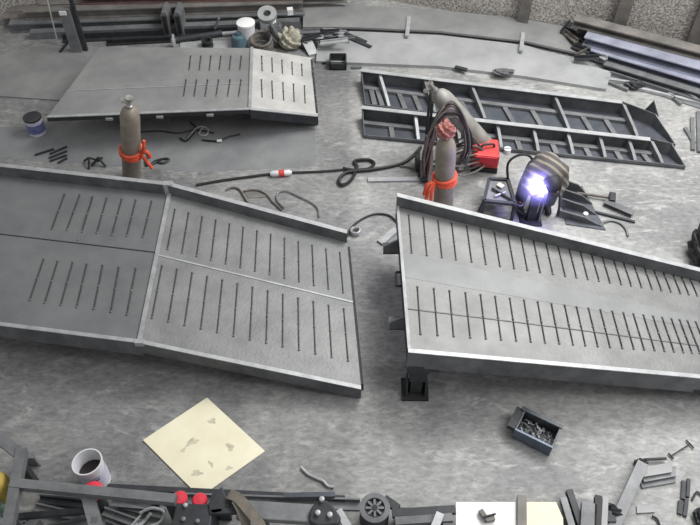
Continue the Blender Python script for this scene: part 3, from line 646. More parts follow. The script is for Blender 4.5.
# ------------------------------------------------------------ person welding
def skin_mesh(name, verts, edges, k, parent, sub=2, vox=.016):   # one continuous surface grown round a tapered skeleton
    L = WL[parent.name]; bm = bmesh.new()
    def ball(c, r):
        bmesh.ops.create_icosphere(bm, subdivisions=2, radius=r, matrix=Matrix.Translation(c-L))
    for i, j in edges:
        a, b = V(verts[i][:3]), V(verts[j][:3]); ra, rb = verts[i][3], verts[j][3]; n = max(2, int((b-a).length/(min(ra, rb)*.3)))
        for q_ in range(n+1): ball(lerp(a, b, q_/n), lerp(ra, rb, q_/n))
    me = bpy.data.meshes.new(name); bm.to_mesh(me); bm.free(); o = bpy.data.objects.new(name, me); COL.objects.link(o)
    r_ = o.modifiers.new('remesh', 'REMESH'); r_.mode = 'VOXEL'; r_.voxel_size = vox
    sm = o.modifiers.new('smooth', 'SMOOTH'); sm.factor = .5; sm.iterations = 4
    dg = bpy.context.evaluated_depsgraph_get(); dg.update(); m2 = bpy.data.meshes.new_from_object(o.evaluated_get(dg)); bpy.data.objects.remove(o)
    m2.name = name; m2.materials.clear(); m2.materials.append(M[k])
    for p_ in m2.polygons: p_.use_smooth = True
    o = bpy.data.objects.new(name, m2); COL.objects.link(o); o.parent = parent; WL[o.name] = L; return o
W0 = G(533, 211, 0)
ps = thing('person', W0, 'person in a striped shirt and dark trousers bent over welding a steel upright', 'person')
def W(x, y, z): return (W0.x+x, W0.y+y, z)
# body: one continuous surface (trousers colour), clothing shells as children
bv = [W(.05, .22, .54)+(.14,), W(.05, .15, .64)+(.145,), W(.05, .06, .70)+(.155,), W(.05, -.04, .71)+(.14,), W(.06, -.13, .68)+(.065,), W(.07, -.19, .65)+(.09,), W(.07, -.24, .59)+(.075,),
      W(-.11, .0, .69)+(.08,), W(-.17, -.04, .50)+(.055,), W(-.13, -.16, .46)+(.036,), W(-.08, -.20, .46)+(.04,),
      W(.21, .0, .69)+(.08,), W(.26, -.05, .50)+(.055,), W(.16, -.17, .43)+(.036,), W(.09, -.20, .44)+(.04,),
      W(-.03, .22, .52)+(.10,), W(-.16, .02, .42)+(.078,), W(-.16, .12, .12)+(.055,), W(-.17, .0, .045)+(.042,),
      W(.15, .22, .52)+(.10,), W(.20, .03, .42)+(.078,), W(.17, .12, .12)+(.055,), W(.17, .0, .045)+(.042,)]
body = [v[:3]+(v[3]*(.8 if i in (0, 1, 2, 3, 7, 8, 11, 12, 15, 16, 17, 19, 20, 21) else 1),) for i, v in enumerate(bv)]
be = [(0, 1), (1, 2), (2, 3), (3, 4), (4, 5), (5, 6), (3, 7), (7, 8), (8, 9), (9, 10), (3, 11), (11, 12), (12, 13), (13, 14), (0, 15), (15, 16), (16, 17), (17, 18), (0, 19), (19, 20), (20, 21), (21, 22)]
skin_mesh('body', body, be, 'skin', ps)
sh = [bv[i][:3]+(bv[i][3]+.014,) for i in (0, 1, 2, 3, 7, 8, 9, 11, 12, 13)]+[bv[4][:3]+(.095,)]
sh[0] = tuple(lerp(V(bv[0][:3]), V(bv[1][:3]), .45))+(.15,)
sh.append(tuple(lerp(V(bv[4][:3]), V(bv[5][:3]), .45))+(.085,))
sh[6] = tuple(lerp(V(bv[8][:3]), V(bv[9][:3]), .8))+(.050,); sh[9] = tuple(lerp(V(bv[12][:3]), V(bv[13][:3]), .8))+(.050,)
skin_mesh('shirt', sh, [(0, 1), (1, 2), (2, 3), (3, 4), (4, 5), (5, 6), (3, 7), (7, 8), (8, 9), (3, 10), (10, 11)], 'plaid', ps)
tr = [bv[i][:3]+(bv[i][3]+.016,) for i in (0, 15, 16, 17, 19, 20, 21)]+[tuple(lerp(V(bv[0][:3]), V(bv[1][:3]), .7))+(.150,)]
skin_mesh('trousers', tr, [(0, 1), (1, 2), (2, 3), (0, 4), (4, 5), (5, 6), (0, 7)], 'jeans', ps)
for s_ in (18, 22):
    a, b = V(bv[s_-1][:3]), V(bv[s_][:3]); skin_mesh('shoe', [(a.x, a.y+.02, .06, .055), (b.x, b.y, .055, .05), (b.x, b.y-.08, .045, .042)], [(0, 1), (1, 2)], 'black', ps)
bm = bmesh.new(); bmesh.ops.create_uvsphere(bm, u_segments=24, v_segments=16, radius=1); hc = lerp(V(bv[5][:3]), V(bv[6][:3]), .35)+V((0, .01, .03)); mb = MB(); bm.verts.ensure_lookup_table()
mb.v = [hc+V((v.co.x*.112, v.co.y*.128, v.co.z*.108+.004*math.sin(v.co.x*22)*math.sin(v.co.y*19))) for v in bm.verts]; mb.f = [tuple(v.index for v in f.verts) for f in bm.faces]; bm.free()
mb.build('hair', M['hair'], ps, smooth=True)
hm = V(bv[6][:3])
mk = MB(); fr = [hm+V((-.10, -.03, .09)), hm+V((-.07, -.10, .06)), hm+V((0, -.13, .05)), hm+V((.07, -.10, .06)), hm+V((.10, -.03, .09))]; lw = [p_+V((0, -.0, -.22))+(hm-p_)*.25 for p_ in fr]
mk.add(fr+lw+[p_+(hm-p_)*.1 for p_ in fr+lw], [(i, i+1, i+6, i+5) for i in range(4)]+[(i+10, i+15, i+16, i+11) for i in range(4)]+[(i, i+10, i+11, i+1) for i in range(4)]+[(i+5, i+6, i+16, i+15) for i in range(4)]+[(0, 5, 15, 10), (4, 14, 19, 9)])
mk.build('welding_mask', M['dark'], ps)
hd = V(bv[6][:3])
for sx in (-.035, .035): MB().lathe(hd+V((sx, -.055, .0)), (0, -1, -.3), [(.012, 0), (.008, .012)], 10).build('eye', M['black'], ps)
MB().lathe(hd+V((0, -.06, -.03)), (0, -1, -.6), [(.018, 0), (.006, .03)], 10).build('nose', M['skin'], ps)
# gloved hands with five fingers
for hi, sgn in ((10, -1), (14, 1)):
    hp = V(bv[hi][:3]); vs = [tuple(hp)+(.04,)]; ed = []
    for f in range(4):
        o_ = V((sgn*(-.01), -.01, .035-.022*f)); n0 = len(vs)
        vs += [tuple(hp+o_+V((-sgn*.03, -.04, 0)))+(.012,), tuple(hp+o_+V((-sgn*.055, -.055, -.005)))+(.011,), tuple(hp+o_+V((-sgn*.06, -.03, -.012)))+(.009,)]
        ed += [(0, n0), (n0, n0+1), (n0+1, n0+2)]
    n0 = len(vs); vs += [tuple(hp+V((0, -.03, .06)))+(.013,), tuple(hp+V((-sgn*.03, -.045, .075)))+(.011,)]; ed += [(0, n0), (n0, n0+1)]
    skin_mesh('glove', vs, ed, 'greycloth', ps, vox=.006)
# welding shield held at the face, torch, arc
AP = G(538.5, 187, .56)
r = thing('welding_torch', AP, 'welding torch in the worker\'s hand', 'welding torch')
MB().tube([AP+V((.005, .02, .01)), AP+V((.03, .05, .04)), V(bv[14][:3])], .014, 8).build('nozzle', M['chrome'], r)
tb = V(bv[14][:3]); MB().tube(smoothpath([tb, tb+V((.1, .02, .03)), tb+V((.16, .05, -.2)), (tb.x+.2, tb.y+.1, .03)], 6), .014, 8).build('lead', M['black'], r)
arc = tag(MB().lathe(AP-UP*.055, UP, [(.001, -.04), (.035, -.01), (.06, .055), (.045, .11), (.001, .15)], 16).build('welding_arc', M['arc'], smooth=True), 'glaring blue-white welding arc in front of the worker', 'welding arc')
l = bpy.data.lights.new('arc_light', 'POINT'); l.energy = 22; l.color = (.32, .28, 1); l.shadow_soft_size = .05
lo_ = bpy.data.objects.new('arc_light', l); COL.objects.link(lo_); lo_.location = AP+V((0, -.11, .06))
vm = bpy.data.materials.new('arc_halo'); vm.use_nodes = True; vn = vm.node_tree; vn.nodes.clear()  # scattering ball added to give the arc its blue glow
vo_ = vn.nodes.new('ShaderNodeOutputMaterial'); vs_ = vn.nodes.new('ShaderNodeVolumeScatter'); vs_.inputs['Color'].default_value = (.75, .75, 1, 1)
tcv = vn.nodes.new('ShaderNodeTexCoord'); ln = vn.nodes.new('ShaderNodeVectorMath'); ln.operation = 'LENGTH'; mr = vn.nodes.new('ShaderNodeMapRange')
mr.inputs['From Min'].default_value = .30; mr.inputs['From Max'].default_value = 0.; mr.inputs['To Min'].default_value = 0.; mr.inputs['To Max'].default_value = 1.6
vn.links.new(tcv.outputs['Object'], ln.inputs[0]); vn.links.new(ln.outputs['Value'], mr.inputs['Value']); vn.links.new(mr.outputs['Result'], vs_.inputs['Density']); vn.links.new(vs_.outputs['Volume'], vo_.inputs['Volume'])
M['halo'] = vm; bm = bmesh.new(); bmesh.ops.create_icosphere(bm, subdivisions=3, radius=.30); mb = MB(); bm.verts.ensure_lookup_table()
mb.v = [AP+UP*.06+v.co for v in bm.verts]; mb.f = [tuple(v.index for v in f.verts) for f in bm.faces]; bm.free()
tag(mb.build('arc_halo', M['halo'], loc=AP+UP*.06), 'blue-lit glow volume added round the welding arc', 'halo', kind='stuff')
# workpiece
wp = V((AP.x, AP.y, 0)); r = thing('steel_upright', wp, 'dark steel upright being welded in front of the worker', 'workpiece')
MB().bar(wp, wp+UP*.48, .10, .07, (0, 1, 0)).build('post', M['dark'], r); MB().box(wp+V((0, 0, .01)), (.26, .22, .02)).build('foot_plate', M['dark'], r)
MB().box(wp+V((.10, .0, .2)), (.02, .1, .38)).build('side_plate', M['grey'], r)
# rib plates right of the worker
for i, (a, b, h, lab) in enumerate((((563, 190), (585, 194), .16, 'rearmost'), ((562, 198), (592, 205), .14, 'second from the back'), ((560, 207), (596, 216), .14, 'third from the back'), ((556, 217), (600, 227), .12, 'frontmost'))):
    A_, B_ = G(*a, 0), G(*b, 0); tag(MB().prism([A_, B_, B_+UP*.02, lerp(A_, B_, .6)+UP*h*.8, A_+UP*h], (0, .025, 0)).build('gusset_plate', M['curb']), 'dark tapered gusset plate right of the welder, %s of four' % lab, 'steel plate', 'gusset plates by the welder')
tag(MB().plate([G(x, y, .012) for x, y in ((558, 188), (582, 186), (606, 230), (566, 224))], .01).build('base_sheet', M['deckdk']), 'dark steel sheet lying under the gusset plates', 'steel sheet')
p = G(584, 219, .0); tag(MB().lathe(p+UP*.0, UP, [(.03, .012), (.03, .1)], 12).build('white_cup', M['lidw']), 'small bright cup among the gusset plates', 'cup')
a, b = G(577, 193, .04), G(612, 198, .05); r = thing('sledge_hammer', b, 'long-handled sledge hammer lying behind the gusset plates', 'hammer')
MB().tube([a, b], .017, 8).build('handle', M['hose'], r); d = (b-a).normalized().cross(UP); MB().bar(b-d*.075, b+d*.075, .08, .08).build('head', M['dark'], r, bevel=.012)
tag(MB().prof(G(604, 204, 0), G(632, 216, 0), C(.09, .06)).build('steel_channel', M['curb']), 'short dark grey channel on the floor right of the welder', 'steel section')
tag(MB().bar(G(595, 212, .015), G(635, 222, .015), .03, .025).build('steel_rod', M['dark']), 'thin dark rod on the floor beside the short channel', 'rod')
hose('wire_ring', [G(600, 226, .02), G(604, 222, .02), G(612, 220.5, .02), G(620, 223, .02), G(626, 229, .02), G(628, 236, .02)], .014, 'grey', 'curved grey wire on the floor behind the right ramp', 'wire')
heap('black_bag', G(700, 258, 0), .16, .28, .34, 'black', 'dark bag at the right picture edge behind the ramp', 'bag', 21)

# ------------------------------------------------------------ floor things, middle
hose('power_cable', [G(196, 185, .02), G(225, 180, .02), G(270, 174, .02)], .016, 'black', 'black power cable left of the red and white plug', 'cable')
hose('power_cable', [G(292, 172.5, .02), G(320, 171.5, .02), G(344, 169.5, .02)], .014, 'black', 'black power cable right of the red and white plug', 'cable')
a, b = G(270, 174, .04), G(292, 172.5, .04); r = thing('plug_coupler', (a+b)/2, 'red and white cable coupler on the floor between the ramps', 'plug')
d = (b-a); MB().lathe(a, d, [(.02, 0), (.04, .03), (.04, d.length*.42)], 14).build('plug', M['white'], r, smooth=True)
MB().lathe(a+d*.4, d, [(.046, 0), (.046, d.length*.25)], 14).build('collar', M['red'], r, smooth=True)
MB().lathe(a+d*.63, d, [(.04, 0), (.04, d.length*.25), (.02, d.length*.36)], 14).build('socket', M['white'], r, smooth=True)
# thick sling loop
sl = [G(421, 147, .02), G(412, 157, .02), G(400, 164, .02), (375, 169), (355, 171), (345, 173), (339, 180), (342, 185), (351, 180), (357, 167), (354, 162), (358, 160), (370, 160), (374, 164), (368, 169), (352, 170), (343, 168)]
pts = [x if isinstance(x, V) else G(*x, .03) for x in sl]
tag(MB().tube(smoothpath(pts, 6), .022, 6, None).build('lifting_sling', M['black'], smooth=True), 'black looped sling on the floor left of the trolley', 'sling')
hose('air_hose', [G(400, 166, .02), G(412, 168, .02), G(420, 176, .02)], .012, 'hose', 'grey hose curving to the trolley foot', 'hose')
tag(MB().bar(G(368, 180, .015), G(426, 179, .015), .07, .025).build('flat_bar', M['light']), 'pale flat bar on the floor left of the upright cylinder', 'steel bar')
hose('floor_hose', [G(226, 190, .02), G(232, 187.5, .02), G(239, 189, .02), G(244, 196, .02), (G(248, 203, .02))], .012, 'hose', 'short curved hose end behind the sloping tread plate', 'hose')
hose('floor_hose', [G(243, 191, .02), G(256, 190, .02), G(266, 194, .02), G(273, 202, .02), G(282, 210, .02)], .010, 'hose', 'brownish grey hose arc behind the sloping tread plate, left one', 'hose')
hose('floor_hose', [G(284, 208, .02), G(277, 200, .02), G(278, 193, .02), G(286, 191, .02), G(298, 196, .02), G(312, 203, .02), G(318, 209, .02), G(319, 217, .02)], .010, 'grey', 'grey hose loop behind the sloping tread plate, right one', 'hose')
tag(MB().plate([G(x, y, .008) for x, y in ((244, 191), (262, 190), (267, 197), (248, 198))], .006).build('cardboard', M['brown']), 'brown scrap of cardboard beside the hoses', 'cardboard')
hose('floor_hose', [G(347, 236, .02), G(352, 227, .02), G(362, 219, .02), G(375, 214, .02), G(388, 215, .02), G(396, 221, .02), G(400, 226, .02)], .013, 'black', 'black hose arching from the left ramp end to the right ramp', 'hose')
coil('wire_coil', G(355, 233, .0), .055, .012, 3, 'light', 'small pale wire coil at the corner of the left ramp')
c_ = G(357, 232, 0)
pb = [G(x, y, .03) for x, y in ((377, 240), (394, 227), (398, 231), (383, 244))]
tag(MB().plate(pb, .028).build('steel_plate', M['light']), 'pale steel strip lying at the raised end of the right ramp', 'steel plate')
hose('floor_cables', [G(190, 122, .02), G(196, 128, .02), G(192, 135, .02), G(186, 141, .02), G(180, 138, .02)], .012, 'black', 'black cable tangle under the far ramp edge, left', 'cable')
hose('floor_cables', [G(188, 138, .02), G(198, 127, .04), G(208, 129, .02), G(206, 135, .02), G(199, 134, .02), G(203, 127, .02)], .012, 'light', 'pale cable loop under the far ramp edge', 'cable')
hose('floor_cables', [G(202, 140, .02), G(218, 141, .02), G(228, 137, .02), G(240, 134, .02)], .012, 'black', 'black cable ending in a white plug before the far ramp', 'cable')
hose('floor_cables', [G(140, 132, .02), G(160, 131, .02), G(178, 133, .02), G(195, 130, .02), G(214, 133, .02)], .010, 'black', 'thin black cable along the floor under the far ramp', 'cable')
tag(MB().tube([G(217, 141, .03), G(222, 140.5, .03)], .02, 8).build('white_plug', M['white']), 'small white plug on the floor before the far ramp', 'plug')
# chain / shackle by the left cylinder
hose('chain_hook', [G(151, 165, .02), G(157, 162, .02), G(163, 163, .02), G(169, 160, .02), G(166, 158.5, .02), G(158, 160, .02), G(153, 162.5, .02), G(151, 165, .02)], .016, 'dark', 'dark flat ring on the floor right of the left cylinder', 'ring')
hose('chain_hook', [G(144, 150, .02), G(149, 155, .02), G(146, 160, .02), G(147, 166, .02)], .018, 'dark', 'short dark chain hanging beside the left cylinder', 'chain')
# rods, caltrops, paint tin (left)
for i, (a, b) in enumerate((((35, 155), (54, 149)), ((50, 154), (67, 146.5)), ((49, 158), (67, 151)), ((50, 161), (67, 155)), ((58, 163), (67, 158)))):
    tag(MB().bar(G(*a, .015), G(*b, .015), .025, .022).build('steel_rod', M['dark']), 'thin dark rod on the floor by the left ramp, %s' % ('leftmost', 'top of the close four', 'second of the close four', 'third of the close four', 'short bottom one')[i], 'rod', 'rods on the floor at left')
for i, x in enumerate((91, 100)):
    p = G(x, 164, 0); m = MB()
    for a in range(3): m.tube([p+V((.11*math.cos(a*2.1+.5+i), .11*math.sin(a*2.1+.5+i), .01)), p+V((0, 0, .11))], .014, 6)
    tag(m.build('steel_tripod', M['black']), 'small black three-legged steel piece on the floor, %s of two' % ('left', 'right')[i], 'tripod', 'small tripods')
bucket(G(38, 132, 0), .115, .26, 'pale paint tin with a dark lid and blue label by the far ramp', 'paint_tin', body='label', band='bluelab', lid='dark', cat='paint tin', taper=1)
tag(MB().plate([G(x, y, .012) for x, y in ((33, 68), (40, 65), (48, 68), (42, 72))], .01).build('paper_scrap', M['white']), 'white scrap on the floor at the far left', 'paper')
tag(MB().plate([G(x, y, .024) for x, y in ((117, 47), (127, 46), (127, 50), (117, 50))], .02).build('white_strip', M['light']), 'small white strip behind the far ramp\'s left end', 'strip')

# ------------------------------------------------------------ foreground floor
tag(MB().plate([G(x, y, .014) for x, y in ((143, 440), (207, 397.5), (265, 451), (200, 497))], .012).build('board', M['ply']), 'pale yellowish square board lying on the floor in front of the left ramp', 'board')
# toolbox
c0 = G(535, 437, 0); aa = math.atan2(-(G(556, 436).y-G(520, 415).y), 1)
ex = (G(556, 440)-G(519, 422)).normalized(); ey = V((-ex.y, ex.x, 0))
r = thing('toolbox', c0, 'open dark steel toolbox full of bolts on the floor at right', 'toolbox')
def tb(x0, x1, y0, y1, z0, z1, m): m.prism([c0+ex*x+ey*y+UP*z0 for x, y in ((x0, y0), (x1, y0), (x1, y1), (x0, y1))], (0, 0, z1-z0))
m = MB(); tb(-.19, .19, -.12, .12, .003, .015, m); tb(-.19, .19, .105, .12, .015, .17, m); tb(-.19, -.175, -.105, .105, .015, .17, m); tb(.175, .19, -.105, .105, .015, .17, m); m.build('shell', M['toolbox'], r)
m = MB(); tb(-.19, .19, -.125, -.105, .015, .17, m); m.build('front_panel', M['toolblue'], r)
m = MB(); tb(-.27, -.195, -.11, .13, .1, .16, m); m.build('end_tray', M['dark'], r)
m = MB(); tb(-.22, .2, .11, .15, .165, .18, m); m.build('lid_edge', M['toolbox'], r)
for i in range(44):
    p = c0+ex*random.uniform(-.14, .14)+ey*random.uniform(-.08, .08)+UP*random.uniform(.05, .1); a = random.uniform(0, 6); d = V((math.cos(a), math.sin(a), random.uniform(-.3, .3)))*.028
    mm = MB(); mm.tube([p-d, p+d], .007, 6); mm.lathe(p+d, d, [(.013, 0), (.013, .01)], 6)
    tag(mm.build('bolt', M['grey' if i % 3 else 'light']), 'loose steel bolt in the heap inside the open toolbox', 'bolt', 'bolts in the toolbox')
m = MB(); tb(-.17, .17, -.1, .1, .016, .055, m); tag(m.build('bolt_bed', M['dark']), 'dark layer of small hardware at the bottom of the toolbox', 'hardware', kind='stuff')
hose('bent_wire', [G(301, 467, .02), G(308, 474, .02), G(316, 478, .02), G(323, 481, .02), G(328, 486, .02), G(334, 487, .02)], .012, 'light', 'bent pale wire on the floor at bottom centre', 'wire')
# bucket by the frame
bucket(G(98, 481, 0), .13, .35, 'open white paint bucket with dark paint inside, near the lower left frame', 'paint_bucket', open_=True, body='white', band='label', cat='bucket', taper=.93, axis=(-.05, .07, 1))
pb_ = bpy.data.objects['paint_bucket']; lb = next(c for c in pb_.children if c.name.startswith('label_band'))
bc = WL['paint_bucket']; bax = V((-.05, .07, 1)).normalized()
for a0, a1, h0, h1, k in ((-1.25, -.75, .20, .212, 'paint'), (-1.15, -.85, .175, .185, 'red'), (-1.2, -.8, .10, .112, 'teal'), (-1.3, -.7, .235, .243, 'bluelab')):
    vs = []; e1 = bax.cross(V((0, 1, 0))).normalized(); e2 = bax.cross(e1)
    for r_ in (.139, .140):
        for i in range(7):
            t = lerp(a0, a1, i/6); d_ = V((math.cos(t), math.sin(t), 0)); d_ = (d_-bax*d_.dot(bax)).normalized()
            for h_ in (h0, h1): vs.append(bc+bax*h_+d_*(r_*(.93+.07*h_/.35)))
    fs = [(2*i, 2*i+2, 2*i+3, 2*i+1) for i in range(6)]+[(14+2*i, 14+2*i+1, 14+2*i+3, 14+2*i+2) for i in range(6)]+[(2*i, 14+2*i, 14+2*i+2, 2*i+2) for i in range(6)]+[(2*i+1, 2*i+3, 14+2*i+3, 14+2*i+1) for i in range(6)]+[(0, 1, 15, 14), (12, 26, 27, 13)]
    MB().add(vs, fs).build('label_mark', M[k], lb)
bh = [G(77, 470, .33), G(74, 480, .22), G(82, 489, .16)]

# ------------------------------------------------------------ steel frame and machine parts along the bottom edge
def sec(name, prof, a, b, za, zb, k, label, cat='steel section', group=None): return tag(MB().prof(G(*a, za), G(*b, zb), prof).build(name, M[k]), label, cat, group)
BX = lambda w_, h: [(-w_/2, 0), (w_/2, 0), (w_/2, h), (-w_/2, h)]
r = thing('steel_trestle', G(30, 500, 0), 'grey steel frame standing along the lower left corner', 'frame')
MB().prof(G(13, 486, .42), G(177, 502, .42), BX(.08, .08)).build('top_rail', M['grey'], r)
MB().prof(G(-20, 424, .42), G(24, 458, .42), BX(.10, .06)).build('diagonal_brace', M['grey'], r)
MB().prof(G(24, 452, .414), G(8, 540, .414), BX(.09, .08)).build('side_rail', M['grey'], r)
MB().prof(G(89, 498, .36), G(102, 545, .36), BX(.11, .06)).build('cross_rail', M['grey'], r)
for x, y in ((20, 462), (12, 522), (94, 520), (170, 503)):
    p = G(x, y, .42); MB().bar(V((p.x, p.y, 0)), p, .06, .06).build('leg', M['dark'], r)
MB().prof(G(20, 518, .2), G(88, 512, .2), BX(.05, .05)).build('lower_rail', M['dark'], r)
p = G(32, 466, 0); r = thing('steel_bracket', p, 'small grey bracket with a looped wire beside the corner frame', 'bracket')
m = MB(); m.box(p+V((0, 0, .09)), (.16, .02, .18)); m.box(p+V((0, -.06, .01)), (.16, .13, .02)); m.box(p+V((-.08, -.04, .06)), (.015, .1, .12)); m.build('angle_body', M['grey'], r)
MB().tube(smoothpath([p+V((-.05, -.12, .03)), p+V((-.05, -.13, .13)), p+V((.0, -.14, .17)), p+V((.04, -.13, .12)), p+V((.03, -.12, .03))], 5), .009, 6).build('wire_loop', M['light'], r)
hat = G(-9, 482, .42); tag(MB().lathe(V((hat.x, hat.y, 0)), UP, [(.1, 0), (.12, .2), (.13, .36), (.1, .44), (.05, .48), (.0, .49)], 24, caps=False).build('yellow_canister', M['yellow'], smooth=True), 'yellow rounded canister at the left picture edge', 'canister')
heap('green_bag', G(0, 512, 0), .12, .1, .4, 'green', 'pale green bag at the lower left corner', 'bag', 31)
heap('white_bag', G(2, 535, 0), .1, .08, .36, 'white', 'white bag in the lower left corner below the green one', 'bag', 33)
# perforated plate
r = thing('perforated_plate', G(22, 520, 0), 'perforated grey steel plate in the lower left corner', 'steel plate')
PP = [G(x, y, .1) for x, y in ((10, 525), (28, 511), (40, 520), (24, 535))]
MB().plate(PP, .1).build('plate', M['grey'], r)
for i in range(4):
    p = lerp(lerp(PP[0], PP[1], .25+.2*i), lerp(PP[3], PP[2], .25+.2*i), .45); MB().lathe(p-UP*.004, UP, [(.012, 0), (.012, .006)], 10).build('hole', M['black'], r)
# red caps
for (x, y, z, lab) in ((93, 492, .30, 'red round cap on the frame rail in front of the paint bucket'), (180, 499, .30, 'red round cap at the board corner, left of two'), (200, 501, .30, 'red round cap at the board corner, right of two')):
    cr = .095 if x < 100 else .068; p = G(x, y, z); o = MB().lathe(V((p.x, p.y, z)), UP, [(cr, 0), (cr, .02), (cr*.8, .035), (.0, .042)], 24, caps=False)
    tag(o.build('red_cap', M['red2'], smooth=True), lab, 'cap', 'red caps')
    if 1:
        tag(MB().lathe(V((p.x, p.y, 0)), UP, [(cr*.7, 0), (cr*.7, z-.001)], 16).build('pipe_stub', M['dark'], smooth=True), 'dark pipe stub under the '+('red cap by the paint bucket' if x < 100 else 'left red cap near the board' if x < 190 else 'right red cap near the board'), 'pipe', 'pipe stubs')
# long thin rails along the bottom
sec('flat_bar', BX(.05, .02), (108, 487), (345, 499), .03, .03, 'dark', 'long dark flat bar on the floor below the board', 'steel bar')
sec('steel_angle', Lp(.09, .07), (175, 500), (360, 506), .0, .0, 'grey', 'grey steel angle on the floor along the bottom edge')
sec('steel_pipe', BX(.045, .045), (284, 497), (335, 496), .1, .1, 'deckdk', 'dark square bar near the triangular plate', 'steel bar')
# machine: dark plate box + clevis + arm
p0 = [G(x, y, .42) for x, y in ((176, 503), (213, 504), (209, 535), (170, 533))]
r = thing('plate_block', (p0[0]+p0[2])/2-UP*.42, 'dark steel block with bolts at the bottom below the board', 'machine part')
MB().prism(p0, (0, 0, -.42)).build('block', M['dark'], r, bevel=.01)
for x, y in ((186, 506), (184, 520), (198, 522)): MB().lathe(G(x, y, .42), UP, [(.018, 0), (.018, .03), (.0, .035)], 10, caps=False).build('bolt', M['light' if y < 510 else 'grey'], r)
p0 = [G(x, y, .44) for x, y in ((208, 503), (218, 490), (222, 486), (226, 497), (240, 500), (236, 513), (210, 514))]
r = thing('clevis_bracket', G(222, 508, 0), 'dark lug plate with a round eye next to the webbing strap', 'bracket')
MB().prism(p0, (0, 0, -.05)).build('lug_plate', M['dark'], r, bevel=.008)
MB().lathe(G(228, 505, .44), UP, [(.022, 0), (.022, .006)], 16).build('eye', M['black'], r)
MB().plate([G(x, y, .44) for x, y in ((210, 510), (221, 508.5), (222, 511), (213, 513))], .05).build('pale_inset', M['lidw'], r)
MB().box(V((G(222, 506, .2).x, G(222, 506, .2).y, .19)), (.14, .1, .38)).build('stem', M['dark'], r)
def ribbon(pts, wd, th, k, label):
    pts = smoothpath(pts, 6); m = MB()
    for i in range(len(pts)-1):
        m.bar(pts[i], pts[i+1]+(pts[i+1]-pts[i])*.1, wd, th)
    return tag(m.build('webbing_strap', M[k]), label, 'strap', 'webbing straps')
ribbon([G(229, 494, .47), G(238, 498, .50), G(247, 508, .5), (G(258, 522, .45)), G(268, 540, .4)], .09, .012, 'strap', 'grey-brown webbing strap draped over the machine arm, right fold')
ribbon([G(236, 500, .49), G(242, 512, .47), G(246, 525, .40), G(248, 542, .3)], .08, .012, 'strap', 'grey-brown webbing strap draped over the machine arm, left fold')
r = thing('hydraulic_linkage', G(290, 515, 0), 'grey steel arm with a triangular bolted end plate at bottom centre', 'machine part')
MB().prof(G(238, 512, .36), G(316, 517, .36), BX(.16, .08)).build('arm', M['grey'], r, bevel=.01)
tri = [G(x, y, .48) for x, y in ((313, 505), (318, 500), (326, 499.5), (332, 504), (341, 517), (338, 524), (318, 526), (309, 521), (309, 512))]
MB().prism(tri, (0, 0, -.12)).build('end_plate', M['dark'], r, bevel=.015)
for x, y in ((322, 500.5), (318, 514), (330, 516)): MB().lathe(G(x, y, .48), UP, [(.022, 0), (.022, .04), (0, .045)], 10, caps=False).build('bolt', M['light'], r)
for x in (262, 322): p = G(x, 516, .36); MB().bar(V((p.x, p.y, 0)), V((p.x, p.y, .37)), .08, .08).build('stand', M['dark'], r)
p = G(374, 520, 0); r = thing('motor', p, 'round dark motor with a bladed centre at the bottom beside the arm', 'motor')
MB().lathe(p, UP, [(.13, 0), (.13, .24), (.11, .27), (.085, .27), (.085, .25)], 32).build('housing', M['dark'], r, smooth=True)
MB().lathe(p+UP*.26, UP, [(.09, 0), (.135, 0), (.135, .015), (.09, .015), (.09, 0)], 32, caps=False).build('flange', M['curb'], r, smooth=True)
for i in range(8):
    a = i*math.pi/4; MB().bar(p+UP*.265+V((math.cos(a)*.02, math.sin(a)*.02, 0)), p+UP*.265+V((math.cos(a)*.08, math.sin(a)*.08, 0)), .02, .015).build('blade', M['grey'], r)
MB().lathe(p+UP*.25, UP, [(.025, 0), (.025, .03)], 14).build('hub', M['black'], r)
for i, (a, b, z, k, lab) in enumerate((((338, 512), (352, 535), .1, 'light', 'pale bent strip between the arm and the motor'), ((392, 515), (455, 511), .2, 'dark', 'dark bar right of the motor, upper one'), ((395, 523), (452, 519), .2, 'curb', 'grey bar right of the motor, lower one'), ((432, 535), (440, 515), .26, 'light', 'pale short bar right of the motor'), ((384, 500), (398, 510), .15, 'dark', 'dark curved bar above the motor'))):
    tag(MB().prof(G(*a, z), G(*b, z), BX(.07, .05)).build('steel_bar', M[k]), lab, 'steel bar', 'bars round the motor')
for x, y in ((420, 515),): p = G(x, y, .2); tag(MB().box(V((p.x, p.y, .1)), (.4, .14, .19)).build('packing_block', M['black']), 'black block supporting the bars right of the motor', 'block')
# clutter under the trestle
for i, (a, b, k, z) in enumerate((((36, 508), (80, 518), 'grey', .03), ((40, 500), (86, 505), 'dark', .03), ((104, 512), (140, 525), 'grey', .03), ((120, 505), (165, 516), 'curb', .03), ((134, 530), (150, 512), 'light', .04), ((105, 525), (128, 535), 'curb', .05), ((112, 503), (160, 507), 'grey', .06), ((50, 530), (90, 522), 'curb', .06))):
    tag(MB().prof(G(*a, z), G(*b, z), Lp(.07, .05)).build('steel_offcut', M[k]), 'steel offcut lying under the lower left frame' if k != 'light' else 'pale steel offcut standing out under the lower left frame', 'offcut', 'offcuts under the frame' if k != 'light' else None)
hose('cable', [G(140, 513, .1), G(152, 508, .14), G(164, 512, .14), G(160, 522, .1), G(148, 527, .1)], .014, 'light', 'pale cable loop under the lower frame', 'cable')
hose('cable', [G(142, 518, .08), G(156, 504, .1), G(172, 508, .12), G(176, 518, .1)], .014, 'black', 'black cable loop under the lower frame', 'cable')
